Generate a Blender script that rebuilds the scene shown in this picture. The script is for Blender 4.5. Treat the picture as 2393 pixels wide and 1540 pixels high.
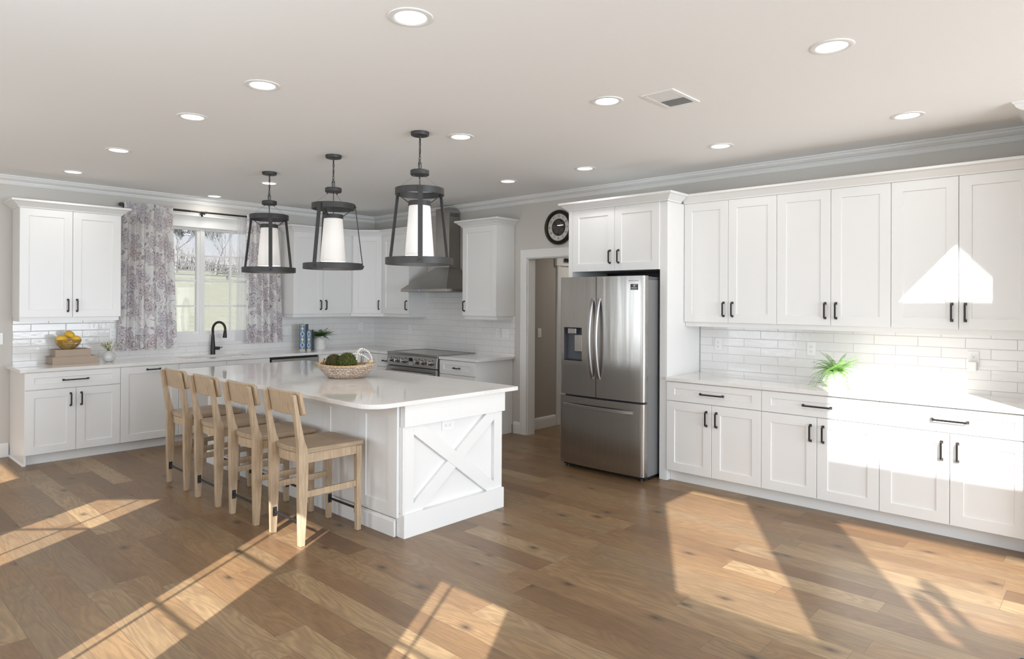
import bpy, bmesh, math, random
from mathutils import Vector, Matrix

for o in list(bpy.data.objects):
    bpy.data.objects.remove(o)
S = bpy.context.scene
COL = S.collection
R = math.radians
random.seed(7)

# ------------------------------------------------------------------ camera
cd = bpy.data.cameras.new('camera')
cam = bpy.data.objects.new('camera', cd)
COL.objects.link(cam)
S.camera = cam
TH, PIT, ROL = R(47.204), R(0.1535), R(0.2564)
fw = Vector((math.sin(TH) * math.cos(PIT), math.cos(TH) * math.cos(PIT), math.sin(PIT)))
rt = Vector((math.cos(TH), -math.sin(TH), 0))
up = rt.cross(fw)
rt2 = rt * math.cos(ROL) + up * math.sin(ROL)
up2 = -rt * math.sin(ROL) + up * math.cos(ROL)
cam.matrix_world = Matrix(((rt2.x, up2.x, -fw.x, -5.8478), (rt2.y, up2.y, -fw.y, -8.2028),
                           (rt2.z, up2.z, -fw.z, 1.5795), (0, 0, 0, 1)))
cd.sensor_fit = 'HORIZONTAL'
cd.sensor_width = 36
cd.lens = 1548.538 / 2393 * 36
cd.shift_y = -(770 - 698.884) / 2393
cd.clip_start = 0.05
cd.clip_end = 500

# ------------------------------------------------------------------ world, sun, daylight, exposure
S.view_settings.view_transform = 'Standard'
S.view_settings.look = 'None'
S.view_settings.exposure = 0.0
S.view_settings.gamma = 1.0
S.view_settings.use_curve_mapping = False
S.cycles.use_denoising = True
S.cycles.max_bounces = 10
S.cycles.diffuse_bounces = 5
S.cycles.glossy_bounces = 5
S.cycles.transparent_max_bounces = 16
S.cycles.sample_clamp_indirect = 6.0
S.cycles.caustics_reflective = False
S.cycles.caustics_refractive = False

w = bpy.data.worlds.new('world')
S.world = w
w.use_nodes = True
wn = w.node_tree
bg = wn.nodes['Background']
tc = wn.nodes.new('ShaderNodeTexCoord')
sep = wn.nodes.new('ShaderNodeSeparateXYZ')
rmp = wn.nodes.new('ShaderNodeValToRGB')
rmp.color_ramp.elements[0].position = 0.0
rmp.color_ramp.elements[0].color = (0.80, 0.84, 0.88, 1)
rmp.color_ramp.elements[1].position = 0.6
rmp.color_ramp.elements[1].color = (0.66, 0.76, 0.92, 1)
wn.links.new(tc.outputs['Generated'], sep.inputs[0])
wn.links.new(sep.outputs['Z'], rmp.inputs[0])
wn.links.new(rmp.outputs[0], bg.inputs['Color'])
bg.inputs['Strength'].default_value = 0.95

SUN = Vector((1, .62, -.70)).normalized()
sl = bpy.data.lights.new('sun', 'SUN')
sl.energy = 13
sl.angle = R(0.4)
sl.color = (1.0, .97, .925)
so = bpy.data.objects.new('sun', sl)
COL.objects.link(so)
so.rotation_euler = SUN.to_track_quat('-Z', 'Y').to_euler()
so.location = (-20, -20, 20)


def area(name, loc, direction, sx, sy, power, col=(1, 1, 1)):
    l = bpy.data.lights.new(name, 'AREA')
    l.shape = 'RECTANGLE'
    l.size = sx
    l.size_y = sy
    l.energy = power
    l.color = col
    o = bpy.data.objects.new(name, l)
    COL.objects.link(o)
    o.location = loc
    o.rotation_euler = Vector(direction).to_track_quat('-Z', 'Y').to_euler()
    return o


# added area lamps stand in for daylight from unseen windows at left and behind
area('daylight_fill_south', (-2.9, -13.3, 1.45), (0, 1, .14), 6.2, 2.6, 530, (.815, .91, 1))
area('daylight_fill_west', (-6.25, -10.6, 4.4), (1, .25, -.25), 3.8, 3.6, 90, (.83, .92, 1))
area('daylight_fill_dining', (-6.38, -6.3, 1.4), (1, 0, 0), 2.6, 1.6, 44, (.83, .92, 1))
area('daylight_fill_bay', (-7.4, -2.7, 1.4), (1, 0, 0), 1.6, 1.6, 44, (.83, .92, 1))

# ------------------------------------------------------------------ mesh helpers


class MB:
    def __init__(s):
        s.bm = bmesh.new()

    def face(s, pts):
        try:
            return s.bm.faces.new([s.bm.verts.new(p) for p in pts])
        except ValueError:
            return None

    def box(s, x0, x1, y0, y1, z0, z1):
        v = [s.bm.verts.new((x, y, z)) for z in (z0, z1) for y in (y0, y1) for x in (x0, x1)]
        for f in ((0, 2, 3, 1), (4, 5, 7, 6), (0, 1, 5, 4), (2, 6, 7, 3), (0, 4, 6, 2), (1, 3, 7, 5)):
            s.bm.faces.new([v[i] for i in f])
        return s

    def hexa(s, b, t):
        """solid from bottom quad b and top quad t (4 points each)"""
        v = [s.bm.verts.new(p) for p in list(b) + list(t)]
        for f in ((3, 2, 1, 0), (4, 5, 6, 7), (0, 1, 5, 4), (1, 2, 6, 5), (2, 3, 7, 6), (3, 0, 4, 7)):
            s.bm.faces.new([v[i] for i in f])
        return s

    def prism(s, poly, axis, a, b):
        """2d polygon extruded along an axis; poly coordinates are the other two axes in order"""
        def p(q, h):
            return {'z': (q[0], q[1], h), 'y': (q[0], h, q[1]), 'x': (h, q[0], q[1])}[axis]
        A = [s.bm.verts.new(p(q, a)) for q in poly]
        B = [s.bm.verts.new(p(q, b)) for q in poly]
        n = len(poly)
        s.bm.faces.new(A[::-1])
        s.bm.faces.new(B)
        for i in range(n):
            s.bm.faces.new((A[i], A[(i + 1) % n], B[(i + 1) % n], B[i]))
        return s

    def lathe(s, prof, c=(0, 0, 0), n=24, axis='z', cap=True):
        rings = []
        for r, h in prof:
            ring = []
            for i in range(n):
                a = 2 * math.pi * i / n
                q = (r * math.cos(a), r * math.sin(a), h)
                if axis == 'x':
                    q = (h, q[0], q[1])
                elif axis == 'y':
                    q = (q[0], h, q[1])
                ring.append(s.bm.verts.new((q[0] + c[0], q[1] + c[1], q[2] + c[2])))
            rings.append(ring)
        for a, b in zip(rings, rings[1:]):
            for i in range(n):
                s.bm.faces.new((a[i], a[(i + 1) % n], b[(i + 1) % n], b[i]))
        if cap:
            if prof[0][0] > 1e-6:
                s.bm.faces.new(rings[0][::-1])
            if prof[-1][0] > 1e-6:
                s.bm.faces.new(rings[-1])
        return s

    def tube(s, pts, r, n=8, closed=False, cap=True):
        pts = [Vector(p) for p in pts]
        m = len(pts)
        rr = r if isinstance(r, (list, tuple)) else [r] * m
        rings = []
        nrm = None
        for i, p in enumerate(pts):
            a = pts[(i - 1) % m] if (closed or i > 0) else p
            b = pts[(i + 1) % m] if (closed or i < m - 1) else p
            t = (b - a).normalized()
            if nrm is None:
                nrm = t.orthogonal().normalized()
            else:
                nrm = (nrm - t * nrm.dot(t))
                nrm = nrm.normalized() if nrm.length > 1e-6 else t.orthogonal().normalized()
            bi = t.cross(nrm)
            rings.append([s.bm.verts.new(p + (nrm * math.cos(2 * math.pi * k / n) + bi * math.sin(2 * math.pi * k / n)) * rr[i])
                          for k in range(n)])
        pairs = list(zip(rings, rings[1:]))
        if closed:
            pairs.append((rings[-1], rings[0]))
        for a, b in pairs:
            for k in range(n):
                s.bm.faces.new((a[k], a[(k + 1) % n], b[(k + 1) % n], b[k]))
        if cap and not closed:
            s.bm.faces.new(rings[0][::-1])
            s.bm.faces.new(rings[-1])
        return s

    def bar(s, a, b, w, t, upv=(0, 0, 1)):
        """rectangular bar from a to b; w across, t along the reference direction"""
        a, b, u = Vector(a), Vector(b), Vector(upv)
        d = (b - a).normalized()
        x = d.cross(u).normalized() * (w / 2)
        y = x.cross(d).normalized() * (t / 2)
        q = [-x - y, x - y, x + y, -x + y]
        return s.hexa([a + k for k in q], [b + k for k in q])

    def sphere(s, c, r, sub=2, sc=(1, 1, 1)):
        g = bmesh.ops.create_icosphere(s.bm, subdivisions=sub, radius=r)
        for v in g['verts']:
            v.co = Vector((v.co.x * sc[0] + c[0], v.co.y * sc[1] + c[1], v.co.z * sc[2] + c[2]))
        return g['verts']

    def sweep(s, path, prof, closed_prof=True):
        """profile (out, z) swept along a plan polyline; 'out' is to the right of travel"""
        n = len(path)
        P = [Vector((p[0], p[1])) for p in path]
        ds = [(P[i + 1] - P[i]).normalized() for i in range(n - 1)]
        rows = []
        for i in range(n):
            d0 = ds[max(i - 1, 0)]
            d1 = ds[min(i, n - 2)]
            n0 = Vector((d0.y, -d0.x))
            n1 = Vector((d1.y, -d1.x))
            m = (n0 + n1)
            m = m / max(m.dot(n0), 1e-4)
            rows.append([s.bm.verts.new((P[i].x + m.x * o, P[i].y + m.y * o, z)) for o, z in prof])
        k = len(prof)
        for a, b in zip(rows, rows[1:]):
            for j in range(k if closed_prof else k - 1):
                s.bm.faces.new((a[j], b[j], b[(j + 1) % k], a[(j + 1) % k]))
        if closed_prof:
            s.bm.faces.new(rows[0])
            s.bm.faces.new(rows[-1][::-1])
        return s

    def move(s, M):
        bmesh.ops.transform(s.bm, matrix=M, verts=s.bm.verts)
        return s

    def build(s, name, mat, parent=None, smooth=False, bevel=0, loc=None, auto=35):
        bmesh.ops.recalc_face_normals(s.bm, faces=s.bm.faces)
        me = bpy.data.meshes.new(name)
        if smooth:
            for f in s.bm.faces:
                f.smooth = True
            for e in s.bm.edges:
                if len(e.link_faces) == 2 and e.calc_face_angle(0) > R(auto):
                    e.smooth = False
        s.bm.to_mesh(me)
        s.bm.free()
        o = bpy.data.objects.new(name, me)
        COL.objects.link(o)
        if mat:
            me.materials.append(mat)
        if parent:
            o.parent = parent
        if loc:
            o.location = loc
        if bevel:
            b = o.modifiers.new('bevel', 'BEVEL')
            b.width = bevel
            b.segments = 2
            b.limit_method = 'ANGLE'
            b.angle_limit = R(40)
        return o


def thing(name, label, cat, loc=(0, 0, 0), rz=0, group=None):
    o = bpy.data.objects.new(name, None)
    COL.objects.link(o)
    o.location = loc
    o.rotation_euler = (0, 0, rz)
    o.empty_display_size = .1
    o['label'] = label
    o['category'] = cat
    if group:
        o['group'] = group
    return o


def tag(o, label, cat, group=None):
    o['label'] = label
    o['category'] = cat
    if group:
        o['group'] = group
    return o


def struct(o):
    o['kind'] = 'structure'
    return o


def dup(root, loc, rz=None, label=None, group=None):
    r = root.copy()
    COL.objects.link(r)
    r.location = loc
    if rz is not None:
        r.rotation_euler = (0, 0, rz)
    if label:
        r['label'] = label
    if group:
        r['group'] = group
    for ch in list(root.children):
        c = ch.copy()
        COL.objects.link(c)
        c.parent = r
        for g in list(ch.children):
            d = g.copy()
            COL.objects.link(d)
            d.parent = c
    return r


# ------------------------------------------------------------------ materials
class N:
    """tiny node-tree helper"""

    def __init__(s, name):
        s.m = bpy.data.materials.new(name)
        s.m.use_nodes = True
        s.t = s.m.node_tree
        s.b = s.t.nodes['Principled BSDF']
        s.out = s.t.nodes['Material Output']

    def n(s, kind, **kw):
        x = s.t.nodes.new('ShaderNode' + kind)
        for k, v in kw.items():
            setattr(x, k, v)
        return x

    def l(s, a, b):
        s.t.links.new(a, b)

    def math(s, op, a, b=None, c=None, clamp=False):
        x = s.n('Math', operation=op)
        x.use_clamp = clamp
        for i, q in enumerate((a, b, c)):
            if q is None:
                continue
            if isinstance(q, (int, float)):
                x.inputs[i].default_value = q
            else:
                s.l(q, x.inputs[i])
        return x.outputs[0]

    def mix(s, f, a, b, mode='MIX'):
        x = s.n('Mix', data_type='RGBA', blend_type=mode)
        for sock, q in ((x.inputs[0], f), (x.inputs[6], a), (x.inputs[7], b)):
            if isinstance(q, (int, float)):
                sock.default_value = q
            elif isinstance(q, tuple):
                sock.default_value = q if len(q) == 4 else q + (1,)
            else:
                s.l(q, sock)
        return x.outputs[2]

    def ramp(s, f, stops):
        x = s.n('ValToRGB')
        e = x.color_ramp.elements
        while len(e) < len(stops):
            e.new(.5)
        for i, (p, c) in enumerate(stops):
            e[i].position = p
            e[i].color = c if len(c) == 4 else tuple(c) + (1,)
        s.l(f, x.inputs[0])
        return x.outputs[0]

    def comb(s, x, y, z):
        c = s.n('CombineXYZ')
        for i, q in enumerate((x, y, z)):
            if isinstance(q, (int, float)):
                c.inputs[i].default_value = q
            else:
                s.l(q, c.inputs[i])
        return c.outputs[0]

    def xyz(s, vec):
        c = s.n('SeparateXYZ')
        s.l(vec, c.inputs[0])
        return c.outputs

    def noise(s, vec, scale, detail=2, rough=.5, dist=0, dims='3D'):
        x = s.n('TexNoise', noise_dimensions=dims)
        x.inputs['Scale'].default_value = scale
        x.inputs['Detail'].default_value = detail
        x.inputs['Roughness'].default_value = rough
        x.inputs['Distortion'].default_value = dist
        if vec is not None:
            s.l(vec, x.inputs['Vector'])
        return x

    def coord(s, which='Object'):
        return s.n('TexCoord').outputs[which]

    def bump(s, h, strength=.2, dist=.01):
        x = s.n('Bump')
        x.inputs['Strength'].default_value = strength
        x.inputs['Distance'].default_value = dist
        s.l(h, x.inputs['Height'])
        s.l(x.outputs[0], s.b.inputs['Normal'])

    def set(s, **kw):
        names = {'color': 'Base Color', 'rough': 'Roughness', 'metal': 'Metallic', 'spec': 'Specular IOR Level',
                 'trans': 'Transmission Weight', 'coat': 'Coat Weight', 'aniso': 'Anisotropic', 'ior': 'IOR',
                 'sss': 'Subsurface Weight', 'emit': 'Emission Color', 'estr': 'Emission Strength', 'sheen': 'Sheen Weight'}
        for k, v in kw.items():
            i = s.b.inputs[names[k]]
            if isinstance(v, (int, float)):
                i.default_value = v
            elif isinstance(v, tuple):
                i.default_value = v if len(v) == 4 else v + (1,)
            else:
                s.l(v, i)
        return s.m


def flat(name, color, rough=.5, metal=0, var=.03, scale=40, bump=0, **kw):
    m = N(name)
    nz = m.noise(m.coord(), scale, 3)
    c0 = tuple(max(0, c * (1 - var)) for c in color)
    c1 = tuple(min(1, c * (1 + var)) for c in color)
    col = m.mix(nz.outputs[0], c0, c1)
    m.set(color=col, rough=rough, metal=metal, **kw)
    if bump:
        m.bump(nz.outputs[0], bump, .002)
    return m.m


def lin(r, g, b):
    f = lambda c: (c / 255 / 12.92) if c / 255 <= .04045 else ((c / 255 + .055) / 1.055) ** 2.4
    return (f(r), f(g), f(b))


M = {}
M['cab'] = flat('white_cabinet_paint', (.80, .795, .785), .32, var=.006, scale=8)
M['trim'] = flat('white_trim_paint', (.82, .815, .80), .35, var=.01, scale=8)
M['wall'] = flat('greige_wall_paint', (.60, .575, .54), .75, var=.015, scale=60, bump=.05)
M['ceil'] = flat('white_ceiling_paint', (.90, .90, .895), .85, var=.01, scale=60, bump=.04)
M['bronze'] = flat('oil_rubbed_bronze', (.035, .030, .028), .38, .7, var=.2)
M['iron'] = flat('charcoal_iron', (.055, .055, .055), .5, .35, var=.1)
M['black'] = flat('black_plastic', (.012, .012, .013), .35)
M['plastic'] = flat('white_plastic', (.84, .84, .83), .3, var=.005)
M['slot'] = flat('dark_slot', (.05, .05, .05), .6)
M['blackglass'] = flat('black_glass_cooktop', (.02, .02, .022), .08, var=.0)
M['sink'] = flat('white_composite_sink', (.72, .69, .65), .35)
M['darkgrey'] = flat('dark_grey_plastic', (.09, .095, .11), .35)
M['tan'] = flat('tan_linen_cover', (.40, .315, .25), .85, var=.16, scale=260, bump=.3)
M['paper'] = flat('page_block', (.62, .52, .43), .8)
M['lemon'] = flat('lemon_skin', (.78, .47, .045), .42, var=.1, scale=70, bump=.2)
M['gold'] = flat('gold_wire', (.62, .42, .14), .35, .85, var=.2)
M['ceramic'] = flat('white_ceramic', (.80, .79, .77), .35)
M['soil'] = flat('dark_moss_soil', (.03, .03, .015), .9)
M['rope'] = flat('straw_rope', (.53, .37, .20), .8, var=.3, scale=150, bump=.5)
M['bead'] = flat('white_wood_bead', (.80, .76, .70), .55)
M['jute'] = flat('jute_thread', (.45, .30, .20), .85, var=.3)
M['galv'] = flat('galvanised_plate', (.045, .045, .048), .4, .7, var=.3, scale=90)
M['clockface'] = flat('aged_cream_dial', (.62, .60, .56), .6, var=.06)
M['clockdark'] = flat('bronze_clock_frame', (.022, .018, .015), .35, .5, var=.3)
M['gear'] = flat('pewter_gear', (.22, .22, .22), .35, .7, var=.3)
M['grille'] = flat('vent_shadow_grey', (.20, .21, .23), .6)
M['leather'] = flat('dark_slate_leather', (.035, .05, .055), .4)
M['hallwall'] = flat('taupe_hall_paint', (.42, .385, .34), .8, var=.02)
M['ledwhite'] = None


def emis(name, color, strength):
    m = N(name)
    e = m.n('Emission')
    e.inputs[0].default_value = color + (1,)
    e.inputs[1].default_value = strength
    m.l(e.outputs[0], m.out.inputs[0])
    return m.m


M['led'] = emis('downlight_diffuser', (1, .985, .95), 4.0)
M['blue_led'] = emis('blue_indicator', (.25, .3, 1), 1.2)
M['digits'] = flat('dark_display', (.01, .012, .02), .15)


def mat_shade():
    m = N('frosted_glass_shade')
    z = m.xyz(m.coord())[2]
    # the bulb sits in the middle of the shade: the glass glows most beside it
    g = m.math('SUBTRACT', 1.0, m.math('MULTIPLY', m.math('ABSOLUTE', m.math('ADD', z, .735)), 2.0), clamp=True)
    st = m.math('ADD', m.math('MULTIPLY', m.math('POWER', g, 2.0), .16), .10)
    m.set(color=(.80, .78, .76), rough=.35, emit=(1, .93, .87), estr=st)
    return m.m


M['shade'] = mat_shade()


def mat_steel(name='brushed_stainless', vertical=True, base=(.40, .382, .36), rough=.24):
    m = N(name)
    c = m.coord()
    mp = m.n('Mapping')
    mp.inputs['Scale'].default_value = (180, 180, 1.2) if vertical else (2, 2, 260)
    m.l(c, mp.inputs[0])
    nz = m.noise(mp.outputs[0], 1.0, 3)
    mp2 = m.n('Mapping')
    mp2.inputs['Scale'].default_value = (9, 9, .6) if vertical else (2, 2, 2)
    m.l(c, mp2.inputs[0])
    big = m.noise(mp2.outputs[0], 1.0, 2)
    col = m.mix(nz.outputs[0], tuple(q * .88 for q in base), tuple(min(1, q * 1.1) for q in base))
    r = m.math('ADD', m.math('MULTIPLY', nz.outputs[0], .10), rough - .05)
    m.set(color=col, rough=r, metal=1.0, aniso=.55)
    h = m.math('ADD', m.math('MULTIPLY', big.outputs[0], 1.0), m.math('MULTIPLY', nz.outputs[0], .02))
    m.bump(h, .16 if vertical else .05, .02)
    return m.m


M['steel'] = mat_steel()
M['steelh'] = mat_steel('brushed_stainless_level', False)
M['steelside'] = flat('grey_painted_steel', (.24, .24, .245), .45, .4)
M['chrome'] = flat('satin_handle', (.42, .405, .405), .30, 1.0, var=.02)


def mat_floor():
    m = N('oak_plank_floor')
    c = m.xyz(m.coord())
    W_ = .158
    xw = m.math('ADD', m.math('DIVIDE', c[0], W_), .316)
    row = m.math('FLOOR', xw)
    wn1 = m.n('TexWhiteNoise', noise_dimensions='1D')
    m.l(row, wn1.inputs['W'])
    L_ = m.math('ADD', m.math('MULTIPLY', m.math('FRACT', m.math('MULTIPLY', wn1.outputs[0], 13.7)), .9), .75)
    yy = m.math('ADD', c[1], m.math('MULTIPLY', wn1.outputs[0], 7.3))
    colid = m.math('FLOOR', m.math('DIVIDE', yy, L_))
    wn2 = m.n('TexWhiteNoise', noise_dimensions='2D')
    m.l(m.comb(row, colid, 0), wn2.inputs['Vector'])
    rnd = wn2.outputs[0]
    rc = m.xyz(wn2.outputs[1])
    fx = m.math('FRACT', xw)
    fy = m.math('FRACT', m.math('DIVIDE', yy, L_))
    ex = m.math('MULTIPLY', m.math('MINIMUM', fx, m.math('SUBTRACT', 1, fx)), W_)
    ey = m.math('MULTIPLY', m.math('MINIMUM', fy, m.math('SUBTRACT', 1, fy)), L_)
    edge = m.math('MINIMUM', ex, ey)
    seam = m.math('LESS_THAN', edge, .0013)
    # grain, offset per plank
    gx = m.math('ADD', c[0], m.math('MULTIPLY', rc[0], 31))
    gy = m.math('ADD', m.math('MULTIPLY', c[1], .10), m.math('MULTIPLY', rc[1], 17))
    gv = m.comb(gx, gy, m.math('MULTIPLY', rc[2], 9))
    fine = m.noise(gv, 95, 5, .6)
    # cathedral figure: rings of a stretched noise field
    fv = m.comb(gx, m.math('MULTIPLY', gy, 1.6), m.math('MULTIPLY', rc[2], 5))
    fig = m.noise(fv, 5.5, 2, .5, .6)
    rings = m.math('SINE', m.math('MULTIPLY', fig.outputs[0], 95))
    rings = m.math('MULTIPLY', m.math('ADD', rings, 1), .5)
    # knots
    kv = m.n('TexVoronoi', feature='F1', voronoi_dimensions='2D')
    kv.inputs['Scale'].default_value = 3.1
    m.l(m.comb(gx, m.math('MULTIPLY', gy, 5.5), 0), kv.inputs['Vector'])
    knot = m.math('SUBTRACT', 1, m.math('MULTIPLY', kv.outputs['Distance'], 6.5), clamp=True)
    pick = m.math('GREATER_THAN', m.xyz(kv.outputs['Color'])[0], .62)
    knot = m.math('MULTIPLY', m.math('POWER', knot, 2.0), pick)
    blot = m.noise(m.comb(gx, m.math('MULTIPLY', gy, 3), 0), 3.2, 3)
    base = m.ramp(rnd, [(0, (.160, .090, .045)), (.2, (.250, .153, .075)), (.4, (.202, .117, .060)), (.6, (.285, .178, .089)), (.8, (.228, .152, .084)), (1, (.355, .242, .130))])
    grain = m.math('ADD', m.math('MULTIPLY', fine.outputs[0], .85), .58)
    col = m.mix(1.0, base, m.comb(grain, grain, grain), 'MULTIPLY')
    col = m.mix(m.math('MULTIPLY', rings, .36), col, (.13, .08, .048))
    bl = m.math('ADD', m.math('MULTIPLY', blot.outputs[0], .60), .70)
    col = m.mix(1.0, col, m.comb(bl, bl, bl), 'MULTIPLY')
    col = m.mix(m.math('MULTIPLY', knot, 1.0), col, (.045, .030, .022))
    col = m.mix(m.math('MULTIPLY', seam, .55), col, (.07, .042, .025))
    r = m.math('ADD', m.math('MULTIPLY', fine.outputs[0], .10), .30)
    m.set(color=col, rough=r, spec=.45)
    h = m.math('SUBTRACT', m.math('ADD', m.math('MULTIPLY', fine.outputs[0], .25), m.math('MULTIPLY', rings, .10)),
               m.math('MULTIPLY', seam, 1.2))
    m.bump(h, .22, .002)
    return m.m


M['floor'] = mat_floor()


def mat_tile(horiz, z0=.946, ph=0.0):
    """75 x 305 mm running-bond glazed tiles; horiz picks the wall's long axis"""
    m = N('subway_tile_' + horiz)
    c = m.xyz(m.coord())
    a = c['xy'.index(horiz)]
    TH_, TL = .075, .305
    zz = m.math('DIVIDE', m.math('SUBTRACT', c[2], z0), TH_)
    row = m.math('FLOOR', zz)
    par = m.math('MODULO', m.math('ADD', row, 100), 2)
    uu = m.math('ADD', m.math('DIVIDE', m.math('SUBTRACT', a, ph), TL), m.math('MULTIPLY', par, .5))
    cid = m.math('FLOOR', uu)
    fz = m.math('FRACT', zz)
    fu = m.math('FRACT', m.math('ADD', uu, 100))
    ez = m.math('MULTIPLY', m.math('MINIMUM', fz, m.math('SUBTRACT', 1, fz)), TH_)
    eu = m.math('MULTIPLY', m.math('MINIMUM', fu, m.math('SUBTRACT', 1, fu)), TL)
    edge = m.math('MINIMUM', ez, eu)
    grout = m.math('LESS_THAN', edge, .0013)
    wn2 = m.n('TexWhiteNoise', noise_dimensions='2D')
    m.l(m.comb(cid, row, 0), wn2.inputs['Vector'])
    rc = m.xyz(wn2.outputs[1])
    col = m.mix(wn2.outputs[0], (.785, .775, .765), (.805, .795, .785))
    col = m.mix(grout, col, (.52, .505, .495))
    wob = m.noise(m.comb(m.math('ADD', a, m.math('MULTIPLY', rc[0], 9)), m.math('ADD', c[2], m.math('MULTIPLY', rc[1], 9)), 0), 26, 2, .5)
    tilt = m.math('ADD', m.math('MULTIPLY', m.math('SUBTRACT', rc[0], .5), m.math('MULTIPLY', fu, .45)),
                  m.math('MULTIPLY', m.math('SUBTRACT', rc[1], .5), m.math('MULTIPLY', fz, .22)))
    rnd_edge = m.math('MULTIPLY', m.math('MINIMUM', edge, .005), 200)
    h = m.math('ADD', m.math('ADD', m.math('MULTIPLY', wob.outputs[0], .9), tilt), rnd_edge)
    m.set(color=col, rough=m.math('ADD', m.math('MULTIPLY', grout, .5), .10), spec=.5)
    m.bump(h, .35, .0035)
    return m.m


M['tileA'] = mat_tile('x', ph=.05)
M['tileB'] = mat_tile('y', ph=-.022)


def mat_quartz():
    m = N('polished_white_quartz')
    c = m.coord()
    nz = m.noise(c, 1.6, 6, .6, 1.2)
    v = m.math('ABSOLUTE', m.math('SUBTRACT', nz.outputs[0], .5))
    v = m.math('SUBTRACT', 1, m.math('MULTIPLY', v, 22), clamp=True)
    gate = m.noise(c, .9, 2)
    g2 = m.math('MULTIPLY', v, m.math('MULTIPLY', m.math('SUBTRACT', gate.outputs[0], .42), 3.0, clamp=True))
    col = m.mix(m.math('MULTIPLY', g2, .30), (.80, .775, .75), (.52, .49, .46))
    m.set(color=col, rough=.06, spec=.5)
    return m.m


M['quartz'] = mat_quartz()


def mat_oak():
    m = N('washed_oak')
    c = m.xyz(m.coord())
    v = m.comb(m.math('MULTIPLY', c[0], 1), m.math('MULTIPLY', c[1], 1), m.math('MULTIPLY', c[2], .10))
    nz = m.noise(v, 75, 4, .6)
    b = m.noise(m.coord(), 7, 2)
    col = m.ramp(nz.outputs[0], [(.25, (.36, .255, .16)), (.75, (.53, .40, .27))])
    bb = m.math('ADD', m.math('MULTIPLY', b.outputs[0], .35), .82)
    col = m.mix(1.0, col, m.comb(bb, bb, bb), 'MULTIPLY')
    m.set(color=col, rough=.45)
    m.bump(nz.outputs[0], .12, .001)
    return m.m


M['oak'] = mat_oak()


def mat_seat():
    m = N('washed_oak_seat')
    c = m.xyz(m.coord())
    v = m.comb(m.math('MULTIPLY', c[0], .10), c[1], c[2])
    nz = m.noise(v, 75, 4, .6)
    b = m.noise(m.coord(), 7, 2)
    col = m.ramp(nz.outputs[0], [(.25, (.29, .205, .13)), (.75, (.44, .33, .22))])
    bb = m.math('ADD', m.math('MULTIPLY', b.outputs[0], .35), .82)
    col = m.mix(1.0, col, m.comb(bb, bb, bb), 'MULTIPLY')
    m.set(color=col, rough=.42)
    m.bump(nz.outputs[0], .12, .001)
    return m.m


M['seat'] = mat_seat()


def mat_glass():
    m = N('window_glass')
    tr = m.n('BsdfTransparent')
    gl = m.n('BsdfGlossy')
    gl.inputs['Roughness'].default_value = .01
    fr = m.n('Fresnel')
    ge = m.n('NewGeometry')
    m.l(m.math('SUBTRACT', 1.45, m.math('MULTIPLY', ge.outputs['Backfacing'], 1.45 - 1 / 1.45)), fr.inputs[0])
    mx = m.n('MixShader')
    m.l(fr.outputs[0], mx.inputs[0])
    m.l(tr.outputs[0], mx.inputs[1])
    m.l(gl.outputs[0], mx.inputs[2])
    m.l(mx.outputs[0], m.out.inputs[0])
    return m.m


M['glass'] = mat_glass()


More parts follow.
